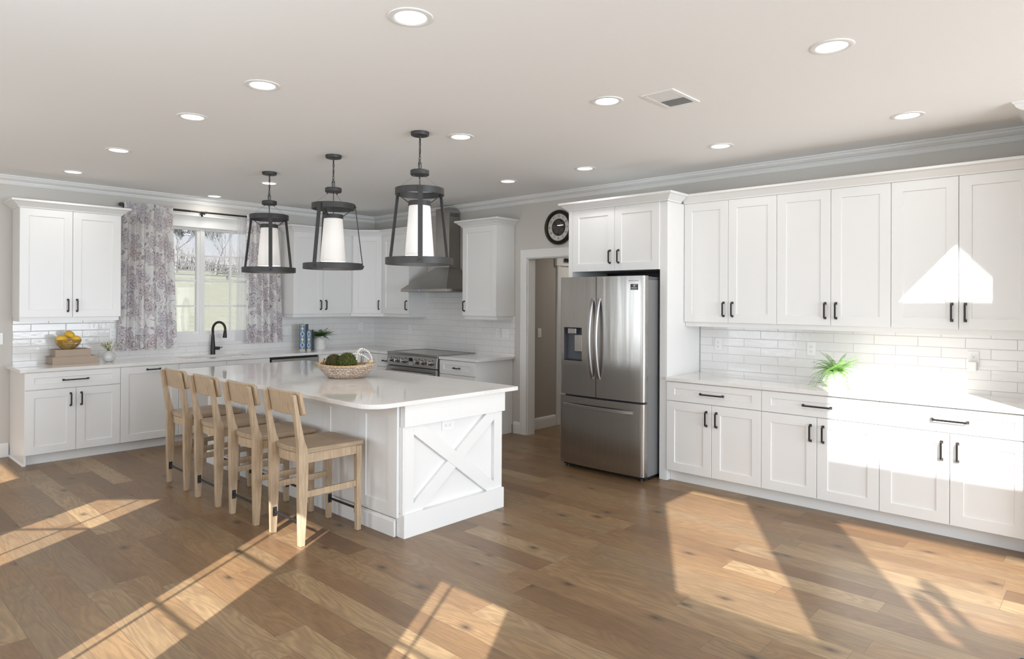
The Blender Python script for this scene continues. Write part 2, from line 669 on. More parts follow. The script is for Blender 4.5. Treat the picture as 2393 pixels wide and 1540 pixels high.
def mat_curtain():
    m = N('printed_linen_curtain')
    uv = m.n('UVMap').outputs[0]
    wv = m.noise(uv, 6.5, 2)
    off = m.n('Mix', data_type='VECTOR')
    # warp the print a little so that the motifs look hand drawn
    add = m.n('VectorMath', operation='MULTIPLY_ADD')
    m.l(wv.outputs[1], add.inputs[0])
    add.inputs[1].default_value = (.12, .12, 0)
    m.l(uv, add.inputs[2])
    p = add.outputs[0]
    v1 = m.n('TexVoronoi', feature='F1', voronoi_dimensions='2D')
    v1.inputs['Scale'].default_value = 5.0
    m.l(p, v1.inputs['Vector'])
    d = v1.outputs['Distance']
    cr = m.xyz(v1.outputs['Color'])
    # petals: angular modulation about each cell centre
    dv = m.n('VectorMath', operation='SUBTRACT')
    m.l(p, dv.inputs[0])
    m.l(v1.outputs['Position'], dv.inputs[1])
    dx = m.xyz(dv.outputs[0])
    ang = m.math('ARCTAN2', dx[1], dx[0])
    pet = m.math('ADD', 1, m.math('MULTIPLY', m.math('SINE', m.math('MULTIPLY', ang, m.math('ADD', 3, m.math('FLOOR', m.math('MULTIPLY', cr[0], 5))))), .28))
    rr = m.math('DIVIDE', d, pet)
    inside = m.math('LESS_THAN', rr, .40)
    def ring(r0, w_):
        return m.math('LESS_THAN', m.math('ABSOLUTE', m.math('SUBTRACT', rr, r0)), w_)
    line = m.math('MAXIMUM', m.math('MAXIMUM', ring(.40, .014), ring(.25, .015)), ring(.10, .025))
    veins = m.math('MULTIPLY', m.math('GREATER_THAN', m.math('SINE', m.math('MULTIPLY', ang, 17)), .80), m.math('MULTIPLY', inside, m.math('GREATER_THAN', rr, .13)))
    n2 = m.noise(p, 6.5, 2, .5, 1.0)
    t = m.math('LESS_THAN', m.math('ABSOLUTE', m.math('SUBTRACT', n2.outputs[0], .5)), .008)
    t = m.math('MULTIPLY', t, m.math('SUBTRACT', 1, inside))
    v2 = m.n('TexVoronoi', feature='F1', voronoi_dimensions='2D')
    v2.inputs['Scale'].default_value = 13
    m.l(p, v2.inputs['Vector'])
    lf = m.math('MULTIPLY', m.math('LESS_THAN', v2.outputs['Distance'], .30), m.math('GREATER_THAN', m.xyz(v2.outputs['Color'])[1], .74))
    lf = m.math('MULTIPLY', lf, m.math('SUBTRACT', 1, inside))
    ink = m.math('MAXIMUM', m.math('MAXIMUM', line, t), m.math('MAXIMUM', m.math('MULTIPLY', lf, .75), m.math('MULTIPLY', veins, .6)))
    tone = m.mix(cr[1], (.27, .17, .19), (.25, .23, .32))
    fillc = m.mix(cr[2], (.66, .50, .52), (.60, .57, .66))
    col = m.mix(m.math('MULTIPLY', inside, .36), (.87, .855, .84), fillc)
    col = m.mix(m.math('MULTIPLY', ink, .80), col, tone)
    df = m.n('BsdfDiffuse')
    m.l(col, df.inputs[0])
    tl = m.n('BsdfTranslucent')
    m.l(col, tl.inputs[0])
    mx = m.n('MixShader')
    mx.inputs[0].default_value = .38
    m.l(df.outputs[0], mx.inputs[1])
    m.l(tl.outputs[0], mx.inputs[2])
    m.l(mx.outputs[0], m.out.inputs[0])
    return m.m


M['curtain'] = mat_curtain()


def mat_sheer():
    m = N('white_sheer')
    df = m.n('BsdfTranslucent')
    df.inputs[0].default_value = (.85, .84, .86, 1)
    d2 = m.n('BsdfDiffuse')
    d2.inputs[0].default_value = (.85, .84, .86, 1)
    tr = m.n('BsdfTransparent')
    a = m.n('MixShader')
    m.l(df.outputs[0], a.inputs[1])
    m.l(d2.outputs[0], a.inputs[2])
    b = m.n('MixShader')
    b.inputs[0].default_value = .45
    m.l(a.outputs[0], b.inputs[1])
    m.l(tr.outputs[0], b.inputs[2])
    m.l(b.outputs[0], m.out.inputs[0])
    return m.m


M['sheer'] = mat_sheer()


def mat_leaf(name, c0, c1, trans=.25):
    m = N(name)
    nz = m.noise(m.coord(), 45, 2)
    col = m.mix(nz.outputs[0], c0, c1)
    df = m.n('BsdfPrincipled') if False else m.n('BsdfDiffuse')
    m.l(col, df.inputs[0])
    tl = m.n('BsdfTranslucent')
    m.l(col, tl.inputs[0])
    mx = m.n('MixShader')
    mx.inputs[0].default_value = trans
    m.l(df.outputs[0], mx.inputs[1])
    m.l(tl.outputs[0], mx.inputs[2])
    m.l(mx.outputs[0], m.out.inputs[0])
    return m.m


M['fern'] = mat_leaf('dark_fern_leaf', (.025, .07, .012), (.10, .20, .05))
M['fernlight'] = mat_leaf('bright_fern_leaf', (.10, .28, .04), (.30, .50, .16))
M['sprig'] = mat_leaf('olive_sprig', (.10, .13, .03), (.38, .38, .18))
M['moss'] = mat_leaf('green_moss', (.035, .055, .008), (.27, .30, .06), .1)
M['mossb'] = mat_leaf('brown_moss', (.035, .030, .010), (.20, .17, .06), .1)
M['bud'] = flat('cream_bud', (.78, .74, .52), .6)


def mat_weave():
    m = N('seagrass_weave')
    uv = m.n('UVMap').outputs[0]
    wob = m.noise(m.coord(), 60, 2)
    wc = m.xyz(wob.outputs[1])
    c0 = m.xyz(uv)
    c = (m.math('ADD', c0[0], m.math('MULTIPLY', m.math('SUBTRACT', wc[0], .5), .022)), m.math('ADD', c0[1], m.math('MULTIPLY', m.math('SUBTRACT', wc[1], .5), .11)))
    row = m.math('FLOOR', m.math('MULTIPLY', c[1], 9))
    par = m.math('MODULO', row, 2)
    u = m.math('ADD', m.math('MULTIPLY', c[0], 40), m.math('MULTIPLY', par, .5))
    fu = m.math('FRACT', u)
    fv = m.math('FRACT', m.math('MULTIPLY', c[1], 9))
    a = m.math('SINE', m.math('MULTIPLY', fu, math.pi))
    b = m.math('SINE', m.math('MULTIPLY', fv, math.pi))
    h = m.math('MULTIPLY', a, b)
    wn_ = m.n('TexWhiteNoise', noise_dimensions='2D')
    m.l(m.comb(m.math('FLOOR', u), row, 0), wn_.inputs['Vector'])
    col = m.mix(wn_.outputs[0], (.50, .37, .28), (.74, .62, .52))
    gap = m.math('LESS_THAN', h, .16)
    col = m.mix(m.math('MULTIPLY', gap, .7), col, (.12, .07, .045))
    m.set(color=col, rough=.75)
    m.bump(h, .9, .008)
    return m.m


M['weave'] = mat_weave()


def mat_ikat():
    m = N('blue_ikat_print')
    c = m.xyz(m.n('UVMap').outputs[0])
    u = m.math('ABSOLUTE', m.math('SUBTRACT', m.math('FRACT', c[0]), .5))
    v = m.math('FRACT', m.math('MULTIPLY', c[1], 2.4))
    vv = m.math('ABSOLUTE', m.math('SUBTRACT', v, .5))
    dm = m.math('ADD', m.math('MULTIPLY', u, 1.25), m.math('MULTIPLY', vv, 1.5))
    line = m.math('LESS_THAN', m.math('ABSOLUTE', m.math('SUBTRACT', dm, .40)), .075)
    core = m.math('LESS_THAN', dm, .22)
    v2 = m.math('ABSOLUTE', m.math('SUBTRACT', m.math('FRACT', m.math('ADD', m.math('MULTIPLY', c[1], 2.4), .5)), .5))
    bl = m.math('LESS_THAN', m.math('ADD', m.math('MULTIPLY', u, 1.6), m.math('MULTIPLY', v2, 2.2)), .42)
    nz = m.noise(m.coord(), 20, 2)
    blue = m.mix(nz.outputs[0], (.10, .16, .30), (.17, .28, .36))
    col = m.mix(core, blue, (.10, .13, .27))
    col = m.mix(line, col, (.62, .68, .64))
    col = m.mix(bl, col, (.60, .60, .46))
    end = m.math('GREATER_THAN', m.math('ABSOLUTE', m.math('SUBTRACT', c[1], .5)), .455)
    col = m.mix(end, col, (.58, .55, .47))
    m.set(color=col, rough=.6)
    return m.m


M['ikat'] = mat_ikat()
M['bookside'] = flat('dark_slate_box', (.06, .075, .085), .55)


def mat_vase():
    m = N('pearly_white_glass')
    m.set(color=(.72, .72, .70), rough=.12, trans=.25, coat=.5)
    return m.m


M['vase'] = mat_vase()


def mat_grass():
    m = N('pale_winter_lawn')
    nz = m.noise(m.coord(), 1.6, 6, .7)
    n2 = m.noise(m.coord(), .12, 2)
    col = m.ramp(nz.outputs[0], [(.3, (.19, .195, .145)), (.7, (.27, .265, .215))])
    col = m.mix(m.math('MULTIPLY', n2.outputs[0], .5), col, (.21, .225, .16))
    m.set(color=col, rough=.95)
    return m.m


M['grass'] = mat_grass()
M['bark'] = flat('hazy_grey_bark', (.20, .20, .215), .9, var=.2, scale=4)
M['fencewood'] = flat('weathered_fence_wood', (.15, .15, .15), .9)
M['brush'] = flat('distant_brush', (.20, .20, .205), .95, var=.25, scale=3)

# ================================================================== ROOM SHELL
CZ = 2.805          # kitchen ceiling
XW = -6.45          # west wall
YH = -8.05          # kitchen ceiling ends here, the tall family room begins
b = MB().box(-8.2, 2.0, -14, .2, -.1, 0)
struct(b.build('floor', M['floor']))
b = MB().prism([(-6.47, YH), (.15, YH), (.15, .15), (-7.62, .15), (-7.62, -3.916), (-6.47, -5.066)], 'z', CZ, CZ + .1)
struct(b.build('ceiling', M['ceil']))
b = MB().box(-6.6, .15, -13.7, YH, 8.0, 8.1)
struct(b.build('ceiling', M['ceil']))

# north wall with the window opening
WX0, WX1, WZ0, WZ1 = -3.31, -1.745, 1.150, 2.455
b = MB()
b.box(-7.75, WX0, 0, .15, 0, 2.9).box(WX1, .15, 0, .15, 0, 2.9)
b.box(WX0, WX1, 0, .15, 0, WZ0).box(WX0, WX1, 0, .15, WZ1, 2.9)
struct(b.build('wall_north', M['wall']))
# east wall with the doorway
DY0, DY1, DZ = -3.036, -3.95, 2.084
b = MB()
b.box(0, .12, DY0, 0, 0, 2.9).box(0, .12, -13.6, DY1, 0, 8).box(0, .12, DY1, DY0, DZ, 2.9)
struct(b.build('wall_east', M['wall']))
# short return wall at the end of the cabinet run, and the header over the family room opening
b = MB().box(-.72, 0, -7.95, -7.79, 0, CZ)
struct(b.build('wall_return', M['wall']))
b = MB().box(-6.45, 0, YH, YH + .1, CZ + .1, 8)
struct(b.build('wall_header', M['wall']))


def panel(name, p0, p1, z1, holes, mat, z0=0, t=.03):
    """wall along p0->p1 (interior on the left of travel), holes (s0,s1,z0,z1)"""
    d = Vector((p1[0] - p0[0], p1[1] - p0[1], 0))
    L = d.length
    ang = math.atan2(d.y, d.x)
    b = MB()
    s = 0
    for h in sorted(holes):
        b.box(s, h[0], -t, 0, z0, z1)
        b.box(h[0], h[1], -t, 0, z0, h[2])
        b.box(h[0], h[1], -t, 0, h[3], z1)
        s = h[1]
    b.box(s, L, -t, 0, z0, z1)
    b.move(Matrix.Translation((p0[0], p0[1], 0)) @ Matrix.Rotation(ang, 4, 'Z'))
    return struct(b.build(name, mat))


winno = [1]


def sash(p0, p1, s0, s1, z0, z1, vm, hm, t=.03):
    """sash with muntins and a pane in a hole of a panel wall"""
    d = Vector((p1[0] - p0[0], p1[1] - p0[1], 0)).normalized()
    ang = math.atan2(d.y, d.x)
    Mx = Matrix.Translation((p0[0], p0[1], 0)) @ Matrix.Rotation(ang, 4, 'Z')
    winno[0] += 1
    y0, y1 = -t, 0
    b = MB()
    f = .012
    b.box(s0, s0 + f, y0, y1, z0, z1).box(s1 - f, s1, y0, y1, z0, z1).box(s0 + f, s1 - f, y0, y1, z0, z0 + f).box(s0 + f, s1 - f, y0, y1, z1 - f, z1)
    for v in vm:
        b.box(v - .007, v + .007, y0 + .006, y1 - .006, z0, z1)
    for h in hm:
        b.box(s0, s1, y0 + .005, y1 - .005, h - .007, h + .007)
    o = struct(b.move(Mx).build('window_%d' % winno[0], M['trim']))
    g = MB()
    g.box(s0, s1, y0 + .014, y0 + .016, z0, z1)
    g.move(Mx).build('pane', M['glass'], o)
    return o


# west wall of the dining end: travel north->south keeps the interior on the left
P0, P1 = (XW, -5.058), (XW, YH)
h1 = (5.615 - 5.058, 6.145 - 5.058, .47, 2.19)
h2 = (7.275 - 5.058, 7.825 - 5.058, .47, 2.185)
panel('wall_west', P0, P1, 2.9, [h1, h2], M['wall'])
sash(P0, P1, *h1, [5.715 - 5.058], [.90, 1.33, 1.76])
sash(P0, P1, *h2, [7.385 - 5.058], [.90, 1.33, 1.76])
Q0, Q1 = (-7.6, -3.908), (XW, -5.058)
LQ = math.hypot(1.15, 1.15)
h3 = (LQ - 1.24, LQ - .73, .47, 2.19)
panel('wall_bay', Q0, Q1, 2.9, [h3], M['wall'])
sash(Q0, Q1, *h3, [LQ - .747 - .16], [.90, 1.33, 1.76])
panel('wall_bay', (-7.6, 0), (-7.6, -3.908), 2.9, [(1.5, 3.0, .5, 2.19)], M['wall'])
sash((-7.6, 0), (-7.6, -3.908), 1.5, 3.0, .5, 2.19, [2.25], [.9, 1.33, 1.76])

# tall west wall of the family room with its high glazing
b = MB()
t0, t1 = XW - .05, XW
for y0, y1, zs in ((-13.6, -12.2, [(0, 8)]), (-10.19, -9.57, [(0, 8)]), (-8.79, YH, [(0, 8)]),
                   (-9.57, -8.79, [(0, 2.70), (4.01, 8)]), (-12.2, -10.19, [(0, 2.97), (4.03, 4.50), (5.575, 5.90)])):
    for a, c in zs:
        b.box(t0, t1, y0, y1, a, c)
b.prism([(-12.2, 5.90), (-11.51, 5.90), (-10.19, 7.30), (-10.19, 8), (-12.2, 8)], 'x', t0, t1)
struct(b.build('wall_family_west', M['wall']))
for y0, y1, z0, z1 in ((-9.57, -8.79, 2.70, 4.01), (-12.2, -10.19, 2.97, 4.03), (-12.2, -10.19, 4.50, 5.575)):
    winno[0] += 1
    o = struct(MB().box(t0 + .03, t0 + .05, y0, y0 + .02, z0, z1).box(t0 + .03, t0 + .05, y1 - .02, y1, z0, z1).build('window_%d' % winno[0], M['trim']))
    MB().box(t0 + .035, t0 + .038, y0, y1, z0, z1).build('pane', M['glass'], o)
b = MB().box(t0, t1, -12.2, -10.33, 2.97, 3.143)  # unseen ledge and knobs, added to cast silhouettes on the sunlit floor
for y, z, h, r in ((-10.447, 3.143, .355, .052), (-10.322, 3.05, .29, .046)):
    b.lathe([(.026, 0), (.024, h * .52), (r, h * .60), (r * .92, h * .80), (r * .6, h * .95), (0, h)], (XW - .02, y, z), 20)
b.build('shadow_caster', M['trim'], o)
panel('wall_south', (XW, -13.6), (.12, -13.6), 8, [(.6, 3.0, .2, 4.8), (3.4, 5.9, .2, 4.8)], M['wall'])

# pantry hall behind the doorway
b = MB().box(.12, 2.0, -2.88, -2.76, 0, 2.6)
struct(b.build('wall_hall', M['hallwall']))
b = MB().box(1.9, 2.0, -4.3, -2.88, 0, 2.6).box(.12, 1.9, -4.4, -4.25, 0, 2.6)
struct(b.build('wall_hall', M['hallwall']))
struct(MB().box(.12, 2.0, -4.4, -2.76, 2.55, 2.6).build('ceiling', M['ceil']))

area('hall_fill', (1.2, -3.6, 2.5), (0, 0, -1), .3, .3, 7, (1, .95, .88))  # unseen area light added to brighten the dim hall

# ------------------------------------------------------------------ mouldings
crown = [(0, CZ), (.098, CZ), (.098, CZ - .010), (.088, CZ - .014), (.080, CZ - .030), (.060, CZ - .044), (.040, CZ - .050),
         (.040, CZ - .056), (.030, CZ - .056), (.030, CZ - .061), (.022, CZ - .061), (.016, CZ - .074), (.008, CZ - .084), (0, CZ - .086)]
b = MB().sweep([(-7.6, 0), (0, 0), (0, -7.79), (-.72, -7.79), (-.72, -7.96)], crown)
struct(b.build('trim_1', M['trim'], smooth=False))
base = [(0, 0), (.014, 0), (.014, .105), (.011, .112), (.011, .120), (.006, .132), (0, .138)]
struct(MB().sweep([(-7.6, 0), (-4.40, 0)], base).build('baseboard_north', M['trim']))
struct(MB().sweep([(0, -2.828), (0, -2.945)], base).build('baseboard_east', M['trim']))
struct(MB().sweep([(.13, -2.88), (.72, -2.88)], base).build('baseboard_hall', M['trim']))
struct(MB().sweep([(0, -7.79), (-.72, -7.79)], base).build('baseboard_return', M['trim']))
# doorway casing and jambs
b = MB()
b.box(-.018, 0, DY0, -2.941, 0, DZ + .096).box(-.018, 0, DY1, DY0, DZ, DZ + .096)
b.box(-.021, -.018, -2.962, -2.941, 0, DZ + .096).box(-.021, -.018, DY1, -2.962, DZ + .075, DZ + .096)
b.box(0, .125, DY0 - .012, DY0, 0, DZ).box(0, .125, DY1, DY0 - .012, DZ - .012, DZ)
o = struct(b.build('door_1', M['trim'], bevel=.002))
b = MB()
b.box(.735, .80, -2.905, -2.88, 0, 2.03).box(.70, 1.62, -2.915, -2.88, 2.03, 2.14).box(1.50, 1.58, -2.905, -2.88, 0, 2.03)
b.box(.80, 1.50, -2.895, -2.88, 0, 2.03)
struct(b.build('door_2', M['trim'], bevel=.002))
tr = thing('barn_door_track', 'black barn door track over the white door in the pantry hall', 'door track', (1.2, -2.93, 2.105))
MB().box(-.36, .66, -.008, .008, -.022, .022).build('rail', M['black'], tr)
for x in (-.25, .1, .45):
    MB().lathe([(.014, .008), (.014, .024)], (x, 0, 0), 12, 'y').build('bolt', M['black'], tr)

# ------------------------------------------------------------------ window 1 over the sink
b = MB()
y0, y1 = .02, .075
fr = .045
gx = [(-3.24, -2.568), (-2.475, -1.815)]
b.box(WX0, gx[0][0], y0, y1, WZ0, WZ1).box(gx[1][1], WX1, y0, y1, WZ0, WZ1)
b.box(gx[0][0], gx[1][1], y0, y1, WZ0, 1.195).box(gx[0][0], gx[1][1], y0, y1, 2.412, WZ1)
b.box(-2.568, -2.475, y0, y1, 1.195, 2.412)
b.box(-2.532, -2.512, y0 - .012, y0, WZ0, WZ1).box(-2.475 - .05, -2.475, y0 - .006, y0, 1.16, 2.45)
b.box(gx[0][0], gx[0][0] + .0, y0, y1, 1.2, 2.4) if False else None
win = struct(b.build('window_1', M['trim'], bevel=.003))
for k, (a, c) in enumerate(gx):
    m_ = MB()
    mid = (a + c) / 2
    m_.box(mid - .011, mid + .011, .041, .055, 1.195, 2.412)
    for z in (1.499, 1.803, 2.108):
        m_.box(a, c, .040, .056, z - .011, z + .011)
    m_.build('muntin', M['trim'], win)
    MB().box(a, c, .047, .050, 1.195, 2.412).build('pane', M['glass'], win)
# casing, stool and apron
b = MB()
b.box(WX0 - .10, WX0 + .012, -.018, 0, 1.06, 2.575).box(WX1 - .012, WX1 + .10, -.018, 0, 1.06, 2.575)
b.box(WX0 + .012, WX1 - .012, -.018, 0, WZ1 - .012, 2.575).box(WX0 + .012, WX1 - .012, -.018, 0, 1.06, WZ0 + .012)
b.box(WX0 - .12, WX1 + .12, -.03, 0, 2.575, 2.592)
b.box(WX0, WX1, 0, .02, WZ0, WZ0 + .006)
struct(b.build('trim_2', M['trim'], bevel=.002))

# ------------------------------------------------------------------ tiled splashbacks
b = MB()
b.box(-4.372, WX0 - .10, -.010, 0, .914, 1.40).box(WX1 + .10, -.010, -.010, 0, .914, 1.40).box(WX0 - .10, WX1 + .10, -.010, 0, .914, 1.06)
struct(b.build('wall_north_tile', M['tileA']))
b = MB()
b.box(-.010, 0, -2.845, 0, .90, 1.40).box(-.010, 0, -2.265, -1.2, 1.40, 1.72)
struct(b.build('wall_east_tile', M['tileB']))
b = MB().box(-.010, 0, -7.79, -5.24, .90, 1.40)
struct(b.build('wall_east_tile', M['tileB']))

# ================================================================== CABINETS
DB, DU = .629, .3215        # door face depth of base and wall units


def shaker(x0, x1, z0, z1, yf, name, mat, parent, stile=.074, rail=.074, rec=.008, t=.019):
    """frame-and-panel front, face at y = -yf"""
    b = MB()
    V = b.bm.verts.new
    y, yb, yr = -yf, -yf + t, -yf + rec
    g = .0035
    def ring(a, c, d, e, yy):
        return [V((a, yy, d)), V((c, yy, d)), V((c, yy, e)), V((a, yy, e))]
    r0 = ring(x0, x1, z0, z1, yb)
    r1 = ring(x0, x1, z0, z1, y + .0015)
    r1b = ring(x0 + .0015, x1 - .0015, z0 + .0015, z1 - .0015, y)
    r2 = ring(x0 + stile, x1 - stile, z0 + rail, z1 - rail, y)
    r3 = ring(x0 + stile + g, x1 - stile - g, z0 + rail + g, z1 - rail - g, yr)
    F = b.bm.faces.new
    for p, q in ((r0, r1), (r1, r1b), (r1b, r2), (r2, r3)):
        for i in range(4):
            F((p[i], p[(i + 1) % 4], q[(i + 1) % 4], q[i]))
    F(r3)
    F(r0[::-1])
    return b.build(name, mat, parent)


def pull(cx, cz, yf, L, vertical, parent, rise=.03):
    """square bar pull with flared feet"""
    b = MB()
    h = L / 2
    for s in (-1, 1):
        c = s * h
        def q(r, y):
            if vertical:
                return [(cx - r, y, cz + c - r), (cx + r, y, cz + c - r), (cx + r, y, cz + c + r), (cx - r, y, cz + c + r)]
            return [(cx + c - r, y, cz - r), (cx + c + r, y, cz - r), (cx + c + r, y, cz + r), (cx + c - r, y, cz + r)]
        b.hexa(q(.0095, -yf), q(.0095, -yf - .006))
        b.hexa(q(.0095, -yf - .006), q(.0062, -yf - .013))
        i = -s * .008
        e = q(.0062, -yf - .013)
        f = [(p[0] + (0 if vertical else i), -yf - rise, p[2] + (i if vertical else 0)) for p in q(.006, 0)]
        b.hexa(e, f)
    r = .006
    l = h - .006
    if vertical:
        b.box(cx - r, cx + r, -yf - rise - .004, -yf - rise + .006, cz - l, cz + l)
    else:
        b.box(cx - l, cx + l, -yf - rise - .004, -yf - rise + .006, cz - r, cz + r)
    return b.build('handle', M['bronze'], parent, bevel=.001)


G = .0016


def crown_part(parent, path, z0, name='crown'):
    prof = [(0, z0), (.010, z0), (.013, z0 + .010), (.022, z0 + .018), (.040, z0 + .034), (.058, z0 + .050), (.068, z0 + .054), (.076, z0 + .058), (.076, z0 + .076), (0, z0 + .076)]
    return MB().sweep(path, prof).build(name, M['cab'], parent)


def upper(label, loc, rz, w, doors, z0=1.395, z1=2.471, d=DU, group=None, crown_path=None, rail=True, hz=None, cat='cabinet', ends=(0, 0), rail_ends=(0, 0)):
    """wall unit; local x to the right, front to -y. doors: (x0, x1, hinge) with hinge l/r"""
    T = thing('upper_cabinet', label, cat, loc, rz, group)
    MB().box(.0005, w - .0005, -d + .0205, -.004, z0, z1).build('body', M['cab'], T)
    for x0, x1, hinge in doors:
        D = shaker(x0 + G, x1 - G, z0 + .001, z1 - .001, d, 'door', M['cab'], T)
        cx = x1 - .040 if hinge == 'l' else x0 + .040
        pull(cx, (z0 + .118) if hz is None else hz, d, .116, True, D)
    if rail:
        a, c = rail_ends
        b = MB().box(a, w - c, -d + .030, -d + .048, z0 - .040, z0)
        if a:
            b.box(a, a + .018, -d + .048, -.012, z0 - .040, z0)
        if c:
            b.box(w - c - .018, w - c, -d + .048, -.012, z0 - .040, z0)
        b.build('light_rail', M['cab'], T)
    if crown_path:
        crown_part(T, crown_path, z1)
    return T


def basecab(label, loc, rz, w, fronts, d=DB, group=None, toe=True, end_l=False, end_r=False, name='base_cabinet', cat='cabinet', hollow=False):
    """floor unit. fronts: (kind, x0, x1, z0, z1, handle) handle None|(cx,cz,L,vertical)"""
    T = thing(name, label, cat, loc, rz, group)
    b = MB().box(.0005, w - .0005, -d + .0205, -.004, .098, .883)
    if end_l:
        b.box(.0005, .018, -d + .0205, -.016, 0, .098)
    if end_r:
        b.box(w - .018, w - .0005, -d + .0205, -.016, 0, .098)
    if hollow:
        b.bm.free()
        b = MB()
        b.box(.0005, .018, -d + .0205, -.004, .098, .883).box(w - .018, w - .0005, -d + .0205, -.004, .098, .883)
        b.box(.018, w - .018, -d + .0205, -.004, .098, .116).box(.018, w - .018, -.016, -.004, .116, .883).box(.018, w - .018, -d + .0205, -d + .036, .80, .883)
    b.build('body', M['cab'], T)
    for k, x0, x1, z0, z1, h in fronts:
        r = .074 if k == 'door' else .052
        s = .074 if k != 'narrow' else .03
        D = shaker(x0 + G, x1 - G, z0, z1, d, 'door' if k == 'door' else 'drawer', M['cab'], T, stile=s, rail=r if k != 'narrow' else .05)
        if h:
            pull(h[0], h[1], d, h[2], h[3], D)
    if toe:
        MB().box(.018 if end_l else 0, w - (.018 if end_r else 0), -d + .075, -d + .093, 0, .098).build('toe_kick', M['cab'], T)
    return T


ZB, ZG, ZT = .101, .708, .876
# ---- east run, right of the fridge: three base units, three wall units
ys = [-5.234, -6.078, -6.923, -7.768]
names = ['nearest the fridge', 'in the middle of the long run', 'in full sunlight']
names_u = ['beside the fridge panel', 'just left of the sunlit triangle', 'crossed by the triangle of sunlight']
for i in range(3):
    w_ = ys[i] - ys[i + 1]
    m_ = w_ / 2
    fr_ = [('drawer', 0, w_, ZG + .006, ZT, (m_, (ZG + ZT) / 2 + .002, .20, False)),
           ('door', 0, m_, ZB, ZG, (m_ - .045, ZG - .118, .116, True)),
           ('door', m_, w_, ZB, ZG, (m_ + .045, ZG - .118, .116, True))]
    basecab('white one-drawer base cabinet ' + names[i], (0, ys[i], 0), R(-90), w_, fr_,
            group='base cabinets of the long run')
    upper('tall white two-door wall cabinet ' + names_u[i], (0, ys[i], 0), R(-90), w_, [(0, m_, 'l'), (m_, w_, 'r')],
          group='wall cabinets of the long run', crown_path=[(0 if i else .0, -DU + .002), (w_, -DU + .002)])
# ---- fridge surround
T = thing('fridge_cabinet', 'white cabinet with two short doors framing the top of the steel fridge', 'cabinet', (0, -4.137, 0), R(-90))
wF = 5.234 - 4.137
FP = .616
MB().box(0, .046, -.60, -.004, 0, 2.471).box(0, .046, -DB, -.60, 0, 2.471).build('side_panel', M['cab'], T)
MB().box(wF - .079, wF - .003, -FP, -.004, 0, 2.471).build('side_panel', M['cab'], T, bevel=.002)
MB().box(.046, wF - .079, -.60, -.004, 1.868, 2.471).build('body', M['cab'], T)
a0, a1 = .046, wF - .078
mm = .541
for x0, x1, h in ((a0, mm, 'l'), (mm, a1, 'r')):
    D = shaker(x0 + G, x1 - G, 1.868, 2.470, DB, 'door', M['cab'], T)
    pull(x1 - .048 if h == 'l' else x0 + .048, 2.0, DB, .116, True, D)
crown_part(T, [(0, -.004), (0, -DB), (wF, -DB), (wF, -.397)], 2.471)
MB().box(.046, wF - .079, -.02, -.006, 0, 1.868).build('alcove_dark', M['black'], T)  # black sheet paints in the shade of the alcove behind the fridge
# ---- right of the hood
wq = 2.831 - 2.259
upper('single-door white wall cabinet right of the range hood', (0, -2.259, 0), R(-90), wq, [(0, wq, 'r')],
      crown_path=[(0, -.004), (0, -DU + .002), (wq, -DU + .002), (wq, -.004)], rail_ends=(.012, .012))
wq = 2.806 - 2.195
basecab('white drawer base cabinet right of the steel range', (0, -2.195, 0), R(-90), wq,
        [('drawer', 0, wq, ZG + .006, ZT, (wq / 2, (ZG + ZT) / 2, .095, False)), ('drawer', 0, wq, .405, ZG, None), ('drawer', 0, wq, ZB, .402, None)], end_r=True)
# ---- left of the range
wq = 1.196 - .956
basecab('narrow white drawer base cabinet between corner and range', (0, -.956, 0), R(-90), wq,
        [('drawer', 0, wq, ZG + .006, ZT, (.17, (ZG + ZT) / 2, .095, False)), ('drawer', 0, wq, .405, ZG, (.12, .6, .095, False)), ('drawer', 0, wq, ZB, .402, (.12, .3, .095, False))])
# ---- corner base unit
T = thing('corner_base_cabinet', 'white corner base cabinet between dishwasher and range', 'cabinet', (0, 0, 0))
MB().box(-1.3015, -.004, -.608, -.004, .098, .883).box(-.608, -.004, -.9555, -.608, .098, .883).build('body', M['cab'], T)
shaker(-1.302 + G, -.632, ZB, ZT, DB, 'door', M['cab'], T)
D = shaker(.632, .956 - G, ZB, ZT, DB, 'door', M['cab'], T)
D.rotation_euler = (0, 0, R(-90))
MB().box(-1.302, -.55, -.554, -.536, 0, .098).box(-.554, -.536, -.956, -.554, 0, .098).build('toe_kick', M['cab'], T)
# ---- sink base, pull-out, left base
wq = 3.009 - 1.961
h_ = wq / 2
basecab('white sink base cabinet with two false drawers under the window', (-3.009, 0, 0), 0, wq,
        [('drawer', 0, h_, ZG + .006, ZT, None), ('drawer', h_, wq, ZG + .006, ZT, None),
         ('door', 0, h_, ZB, ZG, (h_ - .045, ZG - .118, .116, True)), ('door', h_, wq, ZB, ZG, (h_ + .045, ZG - .118, .116, True))], hollow=True)
wq = 3.580 - 3.009
basecab('white full-height pull-out base cabinet with a single horizontal handle', (-3.580, 0, 0), 0, wq,
        [('door', 0, wq, ZB, ZT, (wq / 2 + .03, ZT - .037, .126, False))])
wq = 4.391 - 3.580
h_ = .418
basecab('white base cabinet with one drawer and two doors under the tan boxes', (-4.391, 0, 0), 0, wq,
        [('drawer', 0, wq, ZG + .006, ZT, (wq / 2 + .01, (ZG + ZT) / 2, .208, False)),
         ('door', 0, h_, ZB, ZG, (h_ - .045, ZG - .110, .116, True)), ('door', h_, wq, ZB, ZG, (h_ + .045, ZG - .110, .116, True))], end_l=True)
struct(MB().sweep([(-4.391, -.609), (-4.391, 0)][::-1], [(0, 0), (.012, 0), (.012, .008), (.006, .016), (0, .018)]).build('trim_3', M['trim']))
